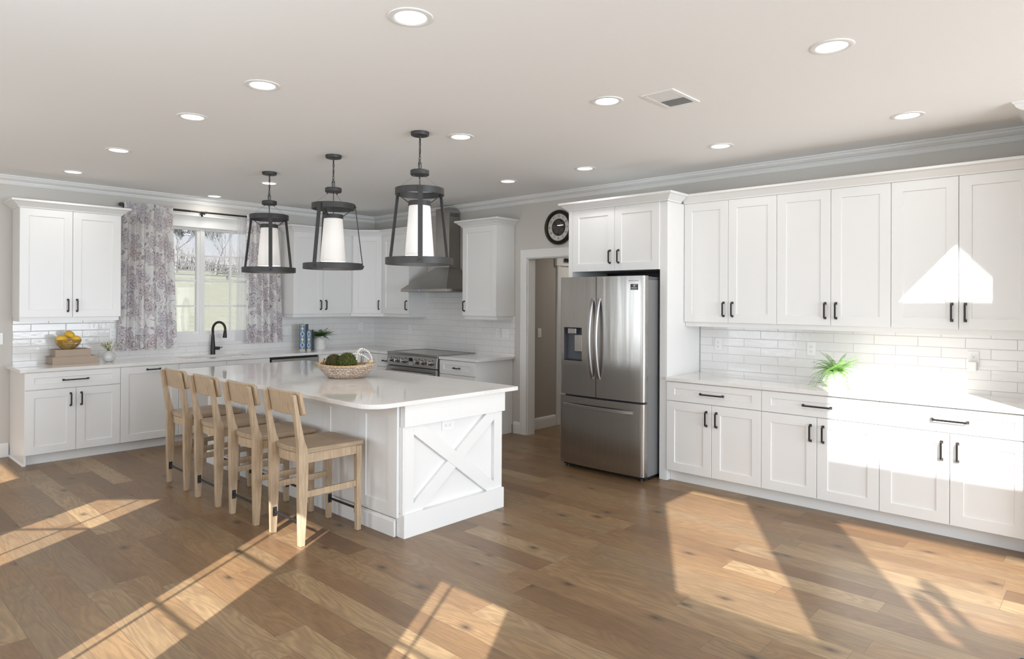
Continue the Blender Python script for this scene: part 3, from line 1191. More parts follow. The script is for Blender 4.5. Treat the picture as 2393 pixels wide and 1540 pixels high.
# ---- north wall units
wq = 4.378 - 3.490
upper('white two-door wall cabinet at far left of the window', (-4.378, 0, 0), 0, wq, [(0, .445, 'l'), (.445, wq, 'r')],
      crown_path=[(0, -.004), (0, -DU + .002), (wq, -DU + .002), (wq, -.004)], rail_ends=(.008, .012))
wq = 1.4885 - .612
upper('white two-door wall cabinet right of the window', (-1.4885, 0, 0), 0, wq, [(0, .432, 'l'), (.432, wq, 'r')],
      crown_path=[(0, -.004), (0, -DU + .002), (wq + .012, -DU + .002)], rail_ends=(.012, 0))
# diagonal corner unit
T = thing('corner_wall_cabinet', 'diagonal white wall cabinet in the kitchen corner', 'cabinet', (0, 0, 0))
A_, B_ = (-.6038, -DU), (-DU, -.633)
MB().prism([(-.606, -.004), (-.606, -DU + .012), (-DU + .012, -.6325), (-.004, -.6325), (-.004, -.004)], 'z', 1.395, 2.471).build('body', M['cab'], T)
dv = Vector((B_[0] - A_[0], B_[1] - A_[1], 0))
D = shaker(.012, dv.length - .012, 1.396, 2.470, .006, 'door', M['cab'], T)
pull(dv.length - .048, 1.513, .006, .116, True, D)
D.location = (A_[0], A_[1], 0)
D.rotation_euler = (0, 0, math.atan2(dv.y, dv.x))
n_ = Vector((dv.y, -dv.x, 0)).normalized()
MB().sweep([(-.61, -DU + .032), (-.6038, -DU + .032), (-DU + .032, -.633), (-DU + .032, -.64)], [(0, 1.355), (.018, 1.355), (.018, 1.395), (0, 1.395)]).build('light_rail', M['cab'], T)
crown_part(T, [(-.606, -DU + .002), (-.6038, -DU + .002), (-DU + .002, -.633), (-DU + .002, -.636)], 2.471)
wq = 1.214 - .633
upper('single-door white wall cabinet left of the range hood', (0, -.633, 0), R(-90), wq, [(0, wq, 'l')],
      crown_path=[(0, -DU + .002), (wq, -DU + .002), (wq, -.004)], rail_ends=(0, .012))

# ================================================================== COUNTERTOPS
CF, C0, C1 = .648, .884, .914
SX0, SX1, SY0, SY1 = -2.885, -2.085, -.49, -.13
b = MB()
b.box(-4.428, SX0, -CF, 0, C0, C1).box(SX1, 0, -CF, 0, C0, C1).box(SX0, SX1, -CF, SY0, C0, C1).box(SX0, SX1, SY1, 0, C0, C1)
b.box(-CF, 0, -1.196, -CF, C0, C1)
o = b.build('countertop', M['quartz'])
tag(o, 'L-shaped white quartz worktop running under the window into the corner', 'countertop')
o = MB().box(-CF, 0, -2.845, -2.197, C0, C1).build('countertop', M['quartz'], bevel=.002)
tag(o, 'short piece of white quartz worktop right of the range', 'countertop')
o = MB().box(-CF, 0, -7.79, -5.235, C0, C1).build('countertop', M['quartz'], bevel=.002)
tag(o, 'long white quartz worktop right of the fridge, partly sunlit', 'countertop')
# sink and faucet
T = thing('kitchen_sink', 'white undermount sink below the window', 'sink', ((SX0 + SX1) / 2, (SY0 + SY1) / 2, C0))
sx, sy = (SX1 - SX0) / 2, (SY1 - SY0) / 2
b = MB()
b.box(-sx, sx, -sy, sy, -.215, -.2).box(-sx - .012, -sx, -sy - .012, sy + .012, -.215, 0).box(sx, sx + .012, -sy - .012, sy + .012, -.215, 0)
b.box(-sx, sx, -sy - .012, -sy, -.215, 0).box(-sx, sx, sy, sy + .012, -.215, 0)
b.build('basin', M['sink'], T)
MB().lathe([(.03, -.2), (.045, -.198), (.045, -.196), (.03, -.196)], (0, 0, 0), 20).build('drain', M['steel'], T)
T = thing('kitchen_faucet', 'tall dark bronze gooseneck faucet in front of the window', 'faucet', (-2.410, -.075, C1))
MB().lathe([(.030, 0), (.028, .012), (.027, .10), (.0215, .17), (.0165, .24)], (0, 0, 0), 24).build('body', M['bronze'], T, smooth=True)
pts = [(0, 0, .23 + .01 * k) for k in range(4)]
for k in range(0, 13):
    a = math.pi - math.pi * k / 12 * 1.06
    pts.append((.072 + .072 * math.cos(a), -.01 - .03 * k / 12, .30 + .092 * math.sin(a)))
pts = [Vector(p) for p in pts]
Rf = Matrix.Rotation(R(-32), 4, 'Z')
pts = [Rf @ p for p in pts]
MB().tube(pts, .0145, 12).build('spout', M['bronze'], T, smooth=True)
e = pts[-1]
d_ = (pts[-1] - pts[-2]).normalized()
MB().tube([e - d_ * .005, e + d_ * .02, e + d_ * .07, e + d_ * .082], [.016, .019, .024, .022], 14).build('spray_head', M['bronze'], T, smooth=True)
MB().tube([(0, 0, .075), (.06, -.036, .075), (.068, -.041, .075)], [.020, .020, .015], 14).tube([(.064, -.038, .078), (.092, -.055, .088)], .0045, 8).build('lever', M['bronze'], T, smooth=True)

# ================================================================== ISLAND
IX0, IX1, IY0, IY1 = -3.10, -2.165, -4.66, -1.66     # core box
T = thing('kitchen_island', 'white panelled kitchen island with an X-braced end facing the camera', 'kitchen island', (-2.64, -3.15, 0))
ox, oy = 2.64, 3.15


def isl(b):
    return b.move(Matrix.Translation((ox, oy, 0)))


b = MB().box(IX0, IX1, IY0, IY1, 0, .883)
isl(b).build('body', M['cab'], T)
# shaker panels along the stool side (face x = -3.13)
edges = [-4.652, -4.19, -3.735, -3.28, -2.825, -2.37, -1.915, -1.67]
for a, c in zip(edges, edges[1:]):
    w_ = c - a
    D = shaker(0 + G, (-a + c) * 1 - G if False else (c - a) - G, .128, .872, 0, 'door', M['cab'], T, stile=.10 if w_ > .3 else .05, rail=.085)
    D.rotation_euler = (0, 0, R(-90))
    D.location = (-3.13 + ox, c + oy, 0)
# plinth
prof = [(0, 0), (.016, 0), (.016, .098), (.013, .104), (.006, .112), (0, .118)]
isl(MB().sweep([(-3.118, -1.655), (-3.118, -4.625)][::-1], [(-o, z) for o, z in prof])).build('baseboard', M['cab'], T)
isl(MB().sweep([(IX1, -4.60), (IX1, -1.65), (-3.118, -1.65)], prof)).build('baseboard', M['cab'], T)
# braced end: backing, stiles, X, apron and base board
YF = -4.69
isl(MB().box(-2.245, -2.161, YF, -4.66, .153, .735)).build('frame_board', M['cab'], T, bevel=.002)
isl(MB().box(-3.094, -3.018, YF, -4.66, .153, .735).box(-3.110, -3.094, -4.688, -4.618, .16, .735).box(-3.105, -3.094, YF, -4.62, .1, .735)).build('frame_board', M['cab'], T, bevel=.002)
isl(MB().box(-3.105, -2.140, -4.703, -4.618, .735, .883)).build('apron', M['cab'], T, bevel=.002)
isl(MB().box(-3.112, -2.155, -4.708, -4.618, 0, .153)).build('base_board', M['cab'], T, bevel=.002)
xa, xb, za, zb = -3.018, -2.245, .153, .735


def clipped(p, q, w_):
    """diagonal board between two corners, ends trimmed to the frame"""
    d = Vector((q[0] - p[0], q[1] - p[1]))
    n = Vector((-d.y, d.x)).normalized() * (w_ / 2)
    e = d.normalized() * .3
    P = [Vector(p) - e - n, Vector(q) + e - n, Vector(q) + e + n, Vector(p) - e + n]
    def cut(P, f):
        out = []
        for i in range(len(P)):
            a, b_ = P[i], P[(i + 1) % len(P)]
            fa, fb = f(a), f(b_)
            if fa >= 0:
                out.append(a)
            if fa * fb < 0:
                out.append(a + (b_ - a) * (fa / (fa - fb)))
        return out
    for f in (lambda v: v[0] - xa, lambda v: xb - v[0], lambda v: v[1] - za, lambda v: zb - v[1]):
        P = cut(P, f)
    return [(v[0], v[1]) for v in P]


isl(MB().prism(clipped((xa, zb), (xb, za), .092), 'y', YF, -4.662)).build('brace', M['cab'], T, bevel=.0015)
c_ = Vector(((xa + xb) / 2, (za + zb) / 2))
d_ = (Vector((xb, zb)) - Vector((xa, za))).normalized()
for s_ in (-1, 1):
    # the second diagonal is two half boards that butt against the first
    poly = clipped((xa, za), (xb, zb), .092)
    nd = Vector((zb - za, xb - xa)).normalized()
    def side(v):
        return s_ * ((v[0] - c_.x) * nd.x + (v[1] - c_.y) * nd.y) - .046
    out = []
    for i in range(len(poly)):
        a, q = poly[i], poly[(i + 1) % len(poly)]
        fa, fb = side(a), side(q)
        if fa >= 0:
            out.append(a)
        if fa * fb < 0:
            t_ = fa / (fa - fb)
            out.append((a[0] + (q[0] - a[0]) * t_, a[1] + (q[1] - a[1]) * t_))
    isl(MB().prism(out, 'y', YF + .003, -4.662)).build('brace', M['cab'], T, bevel=.0015)
# worktop with rounded stool-side corner
TX0, TX1, TY0, TY1 = -3.40, -2.022, -4.735, -1.56
poly = []


def arc(cx, cy, r, a0, a1, n=10):
    return [(cx + r * math.cos(R(a0 + (a1 - a0) * k / n)), cy + r * math.sin(R(a0 + (a1 - a0) * k / n))) for k in range(n + 1)]


poly += arc(TX0 + .16, TY0 + .16, .16, 180, 270) + arc(TX1 - .012, TY0 + .012, .012, 270, 360, 4) + arc(TX1 - .03, TY1 - .03, .03, 0, 90, 4) + arc(TX0 + .10, TY1 - .10, .10, 90, 180)
o = MB().prism(poly, 'z', C0, C1).build('island_countertop', M['quartz'], bevel=.003)
tag(o, 'large white quartz island worktop with a rounded front corner', 'countertop')

# ================================================================== STOOLS
T = thing('bar_stool', 'nearest wooden bar stool, in the sunlight at the island corner', 'bar stool', (-3.43, -4.14, 0), 0, 'wooden bar stools at the island')
for sy in (-1, 1):
    # rear leg runs up into the back post
    y0 = sy * .185
    prof = [(-.228, 0), (-.236, .30), (-.238, .52), (-.238, .62), (-.254, .76), (-.284, .972), (-.276, .978), (-.258, .974), (-.226, .80), (-.196, .67), (-.176, .62), (-.170, .55), (-.170, .46), (-.178, .25), (-.192, 0)]
    MB().prism(prof, 'y', y0 - .0195, y0 + .0195).build('leg', M['oak'], T, bevel=.004)
for sy in (-1, 1):
    y0 = sy * .185
    b = MB()
    q = lambda r, z, dx=0: [(.215 + dx - r, y0 - r, z), (.215 + dx + r, y0 - r, z), (.215 + dx + r, y0 + r, z), (.215 + dx - r, y0 + r, z)]
    b.hexa(q(.017, 0, .002), q(.021, .585))
    b.build('leg', M['oak'], T, bevel=.004)
# seat
b = MB()
nx, ny = 14, 12
grid = {}
for i in range(nx + 1):
    for j in range(ny + 1):
        u, v = i / nx, j / ny * 2 - 1
        hw = .200 + .018 * u
        back = -.185 - .040 * (1 - v * v)
        x = back + (.238 - back) * u
        dip = .010 * (1 - v ** 2) * math.sin(math.pi * min(1, u * 1.05)) + .006 * math.cos(v * math.pi * 2) * (u ** 2) * .5
        grid[i, j] = (x, hw * v, .622 - dip)
tv = {k: b.bm.verts.new(p) for k, p in grid.items()}
bv = {k: b.bm.verts.new((p[0], p[1], .588)) for k, p in grid.items()}
for i in range(nx):
    for j in range(ny):
        b.bm.faces.new((tv[i, j], tv[i + 1, j], tv[i + 1, j + 1], tv[i, j + 1]))
        b.bm.faces.new((bv[i, j + 1], bv[i + 1, j + 1], bv[i + 1, j], bv[i, j]))
for i in range(nx):
    b.bm.faces.new((tv[i, 0], bv[i, 0], bv[i + 1, 0], tv[i + 1, 0]))
    b.bm.faces.new((tv[i + 1, ny], bv[i + 1, ny], bv[i, ny], tv[i, ny]))
for j in range(ny):
    b.bm.faces.new((tv[0, j + 1], bv[0, j + 1], bv[0, j], tv[0, j]))
    b.bm.faces.new((tv[nx, j], bv[nx, j], bv[nx, j + 1], tv[nx, j + 1]))
b.build('seat', M['seat'], T, smooth=True, bevel=.005)
# aprons under the seat
b = MB()
for sy in (-1, 1):
    b.box(-.172, .197, sy * .185 - .011, sy * .185 + .011, .528, .587)
b.box(.206, .226, -.165, .165, .528, .587)
n = 12
for k in range(n):
    va, vb = -1 + 2 * k / n, -1 + 2 * (k + 1) / n
    xa_, xb_ = -.172 - .040 * (1 - va * va), -.172 - .040 * (1 - vb * vb)
    ya, yb_ = va * .166, vb * .166
    b.hexa([(xa_ - .011, ya, .528), (xa_ + .011, ya, .528), (xb_ + .011, yb_, .528), (xb_ - .011, yb_, .528)],
           [(xa_ - .011, ya, .587), (xa_ + .011, ya, .587), (xb_ + .011, yb_, .587), (xb_ - .011, yb_, .587)])
b.build('apron', M['oak'], T)
# curved crest rail
b = MB()
n = 16
rows = []
for k in range(n + 1):
    v = -1 + 2 * k / n
    y = v * .218
    bow = -.034 * (1 - v * v)
    rc = .02 if abs(v) < .94 else .02
    z0, z1 = .838, .990
    if abs(v) > .985:
        z0, z1 = z0 + .008, z1 - .012
    xl, xh = -.206 + bow, -.234 + bow
    rows.append([b.bm.verts.new(p) for p in ((xl - .013, y, z0), (xl + .011, y, z0), (xh + .011, y, z1), (xh - .011, y, z1))])
for p, q in zip(rows, rows[1:]):
    for i in range(4):
        b.bm.faces.new((p[i], q[i], q[(i + 1) % 4], p[(i + 1) % 4]))
b.bm.faces.new(rows[0])
b.bm.faces.new(rows[-1][::-1])
b.build('backrest', M['oak'], T, smooth=True, bevel=.005)
for sy in (-1, 1):
    MB().box(-.182, .199, sy * .180 - .010, sy * .180 + .010, .303, .344).box(-.232, -.182, sy * .180 - .007, sy * .180 + .007, .309, .338).build('stretcher', M['oak'], T, bevel=.0015)
for x in (-.208, .215):
    R_ = MB().tube([(x, -.167, .146), (x, .167, .146)], .0085, 12).build('foot_rod', M['galv'], T, smooth=True)
    p = MB()
    for sy in (-1, 1):
        ya, yb_ = sorted((sy * .1655, sy * .162))
        p.box(x - .014, x + .014, ya, yb_, .115, .177)
        for z in (.125, .167):
            p.lathe([(.0045, 0), (.0045, .003), (.002, .0045)], (x, sy * .162, z), 10, 'y') if sy < 0 else p.lathe([(.0045, 0), (.0045, -.003), (.002, -.0045)], (x, sy * .162, z), 10, 'y')
    p.build('rod_plate', M['galv'], R_)
dup(T, (-3.442, -3.550, 0), None, 'second wooden bar stool from the camera end of the island')
dup(T, (-3.447, -2.945, 0), None, 'third wooden bar stool from the camera end of the island')
dup(T, (-3.436, -2.315, 0), None, 'farthest wooden bar stool, in front of the pull-out cabinet')

# ================================================================== PENDANTS
def pendant(loc, ang, label):
    T = thing('pendant_light', label, 'pendant light', loc, 0, 'lantern pendants over the island')
    I = M['iron']
    MB().lathe([(.0, 0), (.067, 0), (.068, -.008), (.064, -.024), (.058, -.027), (0, -.027)], n=32, cap=False).build('canopy', I, T, smooth=True)
    b = MB().tube([(0, 0, -.025), (0, 0, -.048)], .006, 8)
    z = -.040
    k = 0
    while z > -.215:
        pts = []
        for i in range(12):
            a = 2 * math.pi * i / 12
            u, v = .0075 * math.cos(a), .0175 * math.sin(a)
            pts.append((u, 0, z - .0175 + v) if k % 2 else (0, u, z - .0175 + v))
        b.tube(pts, .0022, 6, closed=True)
        z -= .0262
        k += 1
    pts = []
    for i in range(16):
        a = 2 * math.pi * i / 16
        pts.append((.0125 * math.cos(a), 0, -.252 + (.024 if math.sin(a) > 0 else -.024) + .0125 * math.sin(a)))
    b.tube(pts, .0035, 6, closed=True)
    b.build('chain', I, T, smooth=True)
    b = MB().lathe([(.0, -.274), (.064, -.276), (.069, -.281), (.069, -.308), (.064, -.314), (0, -.315)], n=32, cap=False)
    for i in range(3):
        a = ang + R(60) + i * R(120)
        b.lathe([(.005, -.314), (.006, -.322), (.003, -.330)], (.050 * math.cos(a), .050 * math.sin(a), 0), 8)
    b.build('hub', I, T, smooth=True)
    MB().tube([(0, 0, -.03), (.006, .004, -.12), (-.004, .005, -.2), (0, 0, -.28)], .003, 6).tube([(0, 0, -.31), (.003, .0, -.42), (0, 0, -.51)], .0035, 6).build('cord', M['black'], T, smooth=True)
    rings = ((.178, -.412, -.458, 'upper_ring'), (.246, -.917, -.964, 'lower_ring'))
    for r, za_, zb_, nm in rings:
        MB().lathe([(r, za_), (r, zb_), (r - .008, zb_), (r - .008, za_), (r, za_)], n=64, cap=False).build(nm, I, T, smooth=True)
    MB().lathe([(.078, -.502), (.082, -.504), (.083, -.538), (.078, -.538), (.02, -.508), (.02, -.502)], n=40, cap=False).build('shade_holder', I, T, smooth=True)
    MB().lathe([(.076, -.530), (.078, -.545), (.105, -.895), (.1045, -.900), (.102, -.900), (.074, -.545)], n=48, cap=False).build('shade', M['shade'], T, smooth=True)
    for i in range(3):
        a = ang + i * R(120)
        c, s = math.cos(a), math.sin(a)
        t = Vector((-s, c, 0))
        b = MB()
        p0, p1 = Vector((c * .181, s * .181, -.418)), Vector((c * .249, s * .249, -.960))
        b.bar(p0, p1, .034, .006, (c, s, 0))
        for p in (Vector((c * .184, s * .184, -.436)), Vector((c * .252, s * .252, -.940))):
            b.sphere(p, .0085, 1)
            b.sphere(p - Vector((c, s, 0)) * .014, .0095, 1)
        b.build('strap', I, T)
        MB().bar((c * .170, s * .170, -.450), (c * .082, s * .082, -.514), .020, .004, (t.y, -t.x, .6)).build('bracket', I, T)
        a2 = a + R(60)
        MB().tube([(.050 * math.cos(a2), .050 * math.sin(a2), -.328), (.170 * math.cos(a), .170 * math.sin(a), -.418)] if False else
                  [(.050 * math.cos(a2), .050 * math.sin(a2), -.328), (.172 * math.cos(a2), .172 * math.sin(a2), -.420)], .0009, 5).build('cable', M['gear'], T)
    l = bpy.data.lights.new('pendant_bulb', 'POINT')
    l.energy = .8
    l.color = (1, .9, .8)
    l.shadow_soft_size = .03
    lo = bpy.data.objects.new('bulb', l)
    COL.objects.link(lo)
    lo.parent = T
    lo.location = (0, 0, -.93)
    return T


pendant((-2.763, -4.425, CZ), R(-128), 'nearest charcoal lantern pendant, in front of the range hood')
pendant((-2.760, -3.275, CZ), R(-159), 'middle charcoal lantern pendant over the island')
pendant((-2.762, -2.160, CZ), R(-114), 'farthest charcoal lantern pendant, in front of the right curtain')

# ================================================================== CEILING: DOWNLIGHTS, VENT
spots = [(-4.048, -5.932, 'large round downlight at the top centre of the ceiling'),
         (-4.045, -4.585, 'second downlight in the left ceiling row, counted from the camera'),
         (-4.047, -3.606, 'third downlight in the left ceiling row, counted from the camera'),
         (-4.052, -2.119, 'fourth downlight in the left ceiling row, counted from the camera'),
         (-4.040, -.753, 'downlight over the far left wall cabinet'),
         (-2.477, -1.597, 'downlight behind the chain of the farthest pendant'),
         (-2.484, -.270, 'small downlight just above the curtain rod'),
         (-2.485, -7.171, 'large downlight at the right of the ceiling, nearest the camera'),
         (-2.483, -5.874, 'downlight left of the ceiling air vent'),
         (-.908, -7.154, 'downlight above the farthest right wall cabinets, near the corner moulding'),
         (-.916, -5.865, 'downlight above the tall cabinet beside the fridge panel'),
         (-2.478, -4.554, 'downlight right of the nearest pendant canopy'),
         (-.909, -4.540, 'downlight above the fridge cabinet, over the wall clock'),
         (-.900, -3.557, 'downlight above the wall cabinet right of the hood')]
L0 = None
for x, y, lab in spots:
    if L0 is None:
        L0 = thing('downlight', lab, 'ceiling light', (x, y, CZ), 0, 'recessed downlights')
        MB().lathe([(.066, 0), (.098, 0), (.096, -.004), (.080, -.007), (.070, -.004), (.066, 0)], n=40, cap=False).build('trim_ring', M['trim'], L0, smooth=True)
        MB().lathe([(0, -.0025), (.071, -.0025)], n=40, cap=False).build('diffuser', M['led'], L0)
    else:
        dup(L0, (x, y, CZ), None, lab)
    l = bpy.data.lights.new('downlight_beam', 'AREA')
    l.shape = 'DISK'
    l.size = .13
    l.energy = 2.2
    l.color = (1, .97, .93)
    lo = bpy.data.objects.new('downlight_beam', l)
    COL.objects.link(lo)
    lo.location = (x, y, CZ - .012)

T = thing('ceiling_vent', 'white ceiling air vent with two banks of louvres', 'air vent', (-2.268, -6.186, CZ))
vx, vy = .166, .106
b = MB()
b.box(-vx, vx, -vy, -vy + .024, -.006, 0).box(-vx, vx, vy - .024, vy, -.006, 0).box(-vx, -vx + .024, -vy + .024, vy - .024, -.006, 0).box(vx - .024, vx, -vy + .024, vy - .024, -.006, 0).box(-.008, .008, -vy + .024, vy - .024, -.006, 0)
b.build('frame', M['trim'], T)
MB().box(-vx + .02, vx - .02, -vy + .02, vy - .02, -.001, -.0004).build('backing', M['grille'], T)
for sgn in (-1, 1):
    b = MB()
    for k in range(11):
        x = sgn * (.016 + k * .0118)
        b.hexa([(x - .001, -vy + .024, -.0055), (x + .001, -vy + .024, -.0055), (x + .001, vy - .024, -.0055), (x - .001, vy - .024, -.0055)],
               [(x - .001 + sgn * .008, -vy + .024, -.0006), (x + .001 + sgn * .008, -vy + .024, -.0006), (x + .001 + sgn * .008, vy - .024, -.0006), (x - .001 + sgn * .008, vy - .024, -.0006)])
    b.build('louvre', M['trim'], T)

# ================================================================== FRIDGE
FW, FD = .935, .875
T = thing('fridge', 'tall stainless steel french door fridge with water dispenser', 'fridge', (0, -4.205, 0), R(-90))
MB().box(.012, FW - .012, -.775, -.03, .035, 1.772).build('body', M['steelside'], T, bevel=.004)


def fdoor(x0, x1, z0, z1, name, hole=None):
    """bowed front panel; the outer edges are rounded over"""
    def yf(x):
        u = (x - FW / 2) / (FW / 2)
        y = -FD + .022 * u * u
        e = min(x - 0, FW - x)
        if e < .030:
            y += .030 - math.sqrt(max(0, .030 ** 2 - (.030 - e) ** 2))
        return y
    xs = set([x0, x1])
    for k in range(1, 25):
        xs.add(x0 + (x1 - x0) * k / 25)
    for e in (.002, .005, .009, .014, .02, .03):
        for q in (e, FW - e):
            if x0 < q < x1:
                xs.add(q)
    if hole:
        xs |= {hole[0], hole[1]}
    xs = sorted(xs)
    zs = sorted({z0, z1} | ({hole[2], hole[3]} if hole else set()))
    b = MB()
    V = {(i, j): b.bm.verts.new((x, yf(x), z)) for i, x in enumerate(xs) for j, z in enumerate(zs)}
    B = {(i, j): b.bm.verts.new((x, -.785, z)) for i, x in enumerate(xs) for j, z in enumerate(zs)}
    ni, nj = len(xs), len(zs)
    for i in range(ni - 1):
        for j in range(nj - 1):
            if hole and hole[0] <= xs[i] < hole[1] and hole[2] <= zs[j] < hole[3]:
                continue
            b.bm.faces.new((V[i, j], V[i + 1, j], V[i + 1, j + 1], V[i, j + 1]))
        b.bm.faces.new((V[i, 0], B[i, 0], B[i + 1, 0], V[i + 1, 0]))
        b.bm.faces.new((V[i + 1, nj - 1], B[i + 1, nj - 1], B[i, nj - 1], V[i, nj - 1]))
    for j in range(nj - 1):
        b.bm.faces.new((V[0, j + 1], B[0, j + 1], B[0, j], V[0, j]))
        b.bm.faces.new((V[ni - 1, j], B[ni - 1, j], B[ni - 1, j + 1], V[ni - 1, j + 1]))
    b.bm.faces.new((B[0, 0], B[0, nj - 1], B[ni - 1, nj - 1], B[ni - 1, 0]))
    return b.build(name, M['steel'], T, smooth=True, auto=30), yf


xs_ = .443
disp = (.058, .279, 1.018, 1.332)
DL, yf = fdoor(.0, xs_ - .003, .700, 1.805, 'door', disp)
DR, yf = fdoor(xs_ + .003, FW, .700, 1.805, 'door')
DW, yf = fdoor(.0, FW, .048, .682, 'drawer')
MB().box(.02, FW - .02, -.80, -.70, .018, .045).lathe([(.018, 0), (.018, .02)], (.06, -.79, 0), 14).lathe([(.018, 0), (.018, .02)], (FW - .06, -.79, 0), 14).build('foot', M['black'], T)
MB().box(.03, FW - .03, -.70, -.1, .0, .035).build('base_plate', M['black'], T)
MB().box(.015, .075, -.80, -.70, 1.772, 1.80).box(FW - .075, FW - .015, -.80, -.70, 1.772, 1.80).box(FW - .10, FW - .015, -.70, -.30, 1.772, 1.798).build('hinge_cover', M['darkgrey'], T, bevel=.003)
# dispenser recess
yo = yf(.17)
x0, x1, z0, z1 = disp
b = MB()
b.face([(x0, -.80, z0), (x1, -.80, z0), (x1, -.80, z1), (x0, -.80, z1)])
for p, q in (((x0, z0), (x1, z0)), ((x1, z0), (x1, z1)), ((x1, z1), (x0, z1)), ((x0, z1), (x0, z0))):
    b.face([(p[0], yf(p[0]), p[1]), (q[0], yf(q[0]), q[1]), (q[0], -.80, q[1]), (p[0], -.80, p[1])])
dp = b.build('dispenser', M['darkgrey'], DL)
MB().box(.105, .205, -.862, -.80, 1.272, 1.322).build('dispenser_head', M['chrome'], dp, bevel=.004)
MB().box(.165, .250, -.835, -.80, 1.105, 1.262).build('paddle', M['steel'], dp, bevel=.003)
MB().box(x0 + .004, x1 - .004, -.852, -.80, z0, z0 + .008).build('drip_tray', M['black'], dp)
# door handles: shallow arcs
def bow_handle(parent, P, dirn, sag, w_):
    b = MB()
    n = 18
    rows = []
    for k in range(n + 1):
        t = k / n
        p = P[0].lerp(P[1], t)
        y = -sag * math.sin(math.pi * t) ** .75
        hw = w_ / 2
        c = p + Vector((0, y, 0))
        off = Vector((hw, 0, 0)) if dirn == 'z' else Vector((0, 0, hw))
        rows.append([b.bm.verts.new(c + o_) for o_ in (-off + Vector((0, .010, 0)), -off * .7 - Vector((0, .006, 0)), off * .7 - Vector((0, .006, 0)), off + Vector((0, .010, 0)))])
    for p, q in zip(rows, rows[1:]):
        for i in range(4):
            b.bm.faces.new((p[i], q[i], q[(i + 1) % 4], p[(i + 1) % 4]))
    b.bm.faces.new(rows[0])
    b.bm.faces.new(rows[-1][::-1])
    return b.build('handle', M['chrome'], parent, smooth=True)


bow_handle(DL, [Vector((.405, yf(.405) - .006, .868)), Vector((.405, yf(.405) - .006, 1.605))], 'z', .062, .030)
bow_handle(DR, [Vector((.481, yf(.481) - .006, .868)), Vector((.481, yf(.481) - .006, 1.605))], 'z', .062, .030)
bow_handle(DW, [Vector((.055, yf(.055) - .004, .600)), Vector((.835, yf(.835) - .004, .600))], 'x', .050, .034)


def text(s, size, mat, parent, loc, rot, name, depth=.0004, align='CENTER'):
    c = bpy.data.curves.new(name, 'FONT')
    c.body = s
    c.size = size
    c.align_x = align
    c.align_y = 'CENTER'
    c.extrude = depth
    o = bpy.data.objects.new(name, c)
    COL.objects.link(o)
    dg = bpy.context.evaluated_depsgraph_get()
    me = bpy.data.meshes.new_from_object(o.evaluated_get(dg))
    bpy.data.objects.remove(o)
    o = bpy.data.objects.new(name, me)
    COL.objects.link(o)
    me.materials.clear()
    me.materials.append(mat)
    o.parent = parent
    o.location = loc
    o.rotation_euler = rot
    return o


xst = .840
tilt = math.atan2(yf(xst + .03) - yf(xst - .03), .06)
rot_ = (R(90), 0, tilt)
st = MB().box(-.036, .036, -.0012, 0, -.026, .026).build('warranty_sticker', M['black'], DR)
st.location = (xst, yf(xst) - .0006, 1.706)
st.rotation_euler = (0, 0, tilt)
text('10', .026, M['plastic'], st, (-.002, -.0016, .011), (R(90), 0, 0), 'lettering')
text('YEAR', .006, M['plastic'], st, (.022, -.0016, .018), (R(90), 0, 0), 'lettering')
text('WARRANTY', .0105, M['plastic'], st, (0, -.0016, -.007), (R(90), 0, 0), 'lettering')
text('DIGITAL INVERTER', .0066, M['plastic'], st, (0, -.0016, -.019), (R(90), 0, 0), 'lettering')
text('S A M S U N G', .0155, M['darkgrey'], DR, (.832, yf(.832) - .0008, 1.761), rot_, 'lettering')

# ================================================================== DISHWASHER
T = thing('dishwasher', 'stainless dishwasher with a pocket handle right of the sink base', 'dishwasher', (-1.959, 0, 0))
wd = .655
MB().box(0.002, wd - .002, -.60, -.06, .10, .876).build('body', M['black'], T)
MB().box(.012, wd - .006, -.648, -.604, .12, .856).build('door', M['steelh'], T, bevel=.003)
MB().box(.012, wd - .006, -.62, -.604, .862, .876).build('control_strip', M['black'], T)
MB().box(.02, wd - .02, -.56, -.54, 0, .10).build('toe_kick', M['black'], T)

# ================================================================== RANGE
RW = 2.190 - 1.204
T = thing('range', 'stainless steel range with a black glass top and six knobs', 'range', (0, -1.204, 0), R(-90))
MB().box(.004, RW - .004, -.62, -.045, .09, .905).build('body', M['steelside'], T)
MB().box(.0, RW, -.655, -.60, .893, .925).box(0, .012, -.60, -.03, .905, .925).box(RW - .012, RW, -.60, -.03, .905, .925).box(.012, RW - .012, -.048, -.03, .905, .925).build('top_frame', M['steelh'], T, bevel=.004)
ct = MB().box(.012, RW - .012, -.60, -.048, .905, .920).build('cooktop', M['blackglass'], T)
MB().hexa([(.006, -.668, .760), (RW - .006, -.668, .760), (RW - .006, -.60, .760), (.006, -.60, .760)],
          [(.006, -.655, .892), (RW - .006, -.655, .892), (RW - .006, -.60, .892), (.006, -.60, .892)]).build('control_panel', M['steelh'], T, bevel=.002)
for y in (-1.322, -1.437, -1.560, -1.826, -1.940, -2.078):
    x = -1.204 - y
    K = MB().lathe([(.036, -.661), (.038, -.667), (.038, -.672), (.034, -.674), (.027, -.675), (.025, -.705), (.022, -.712), (0, -.713)], (x, 0, .829), 28, 'y').build('knob', M['chrome'], T, smooth=True)
    MB().box(x - .006, x + .006, -.722, -.70, .804, .854).build('grip', M['chrome'], K, bevel=.002)
x = 1.70 - 1.204
dsp = MB().box(x - .042, x + .042, -.667, -.655, .822, .872).build('display', M['chrome'], T, bevel=.002)
MB().box(x - .034, x + .034, -.670, -.665, .828, .866).build('screen', M['digits'], dsp)
b = MB()
for i in range(3):
    for j in range(2):
        b.box(x - .034 + i * .026, x - .018 + i * .026, -.671, -.66, .783 + j * .018, .791 + j * .018)
b.build('button', M['plastic'], T)
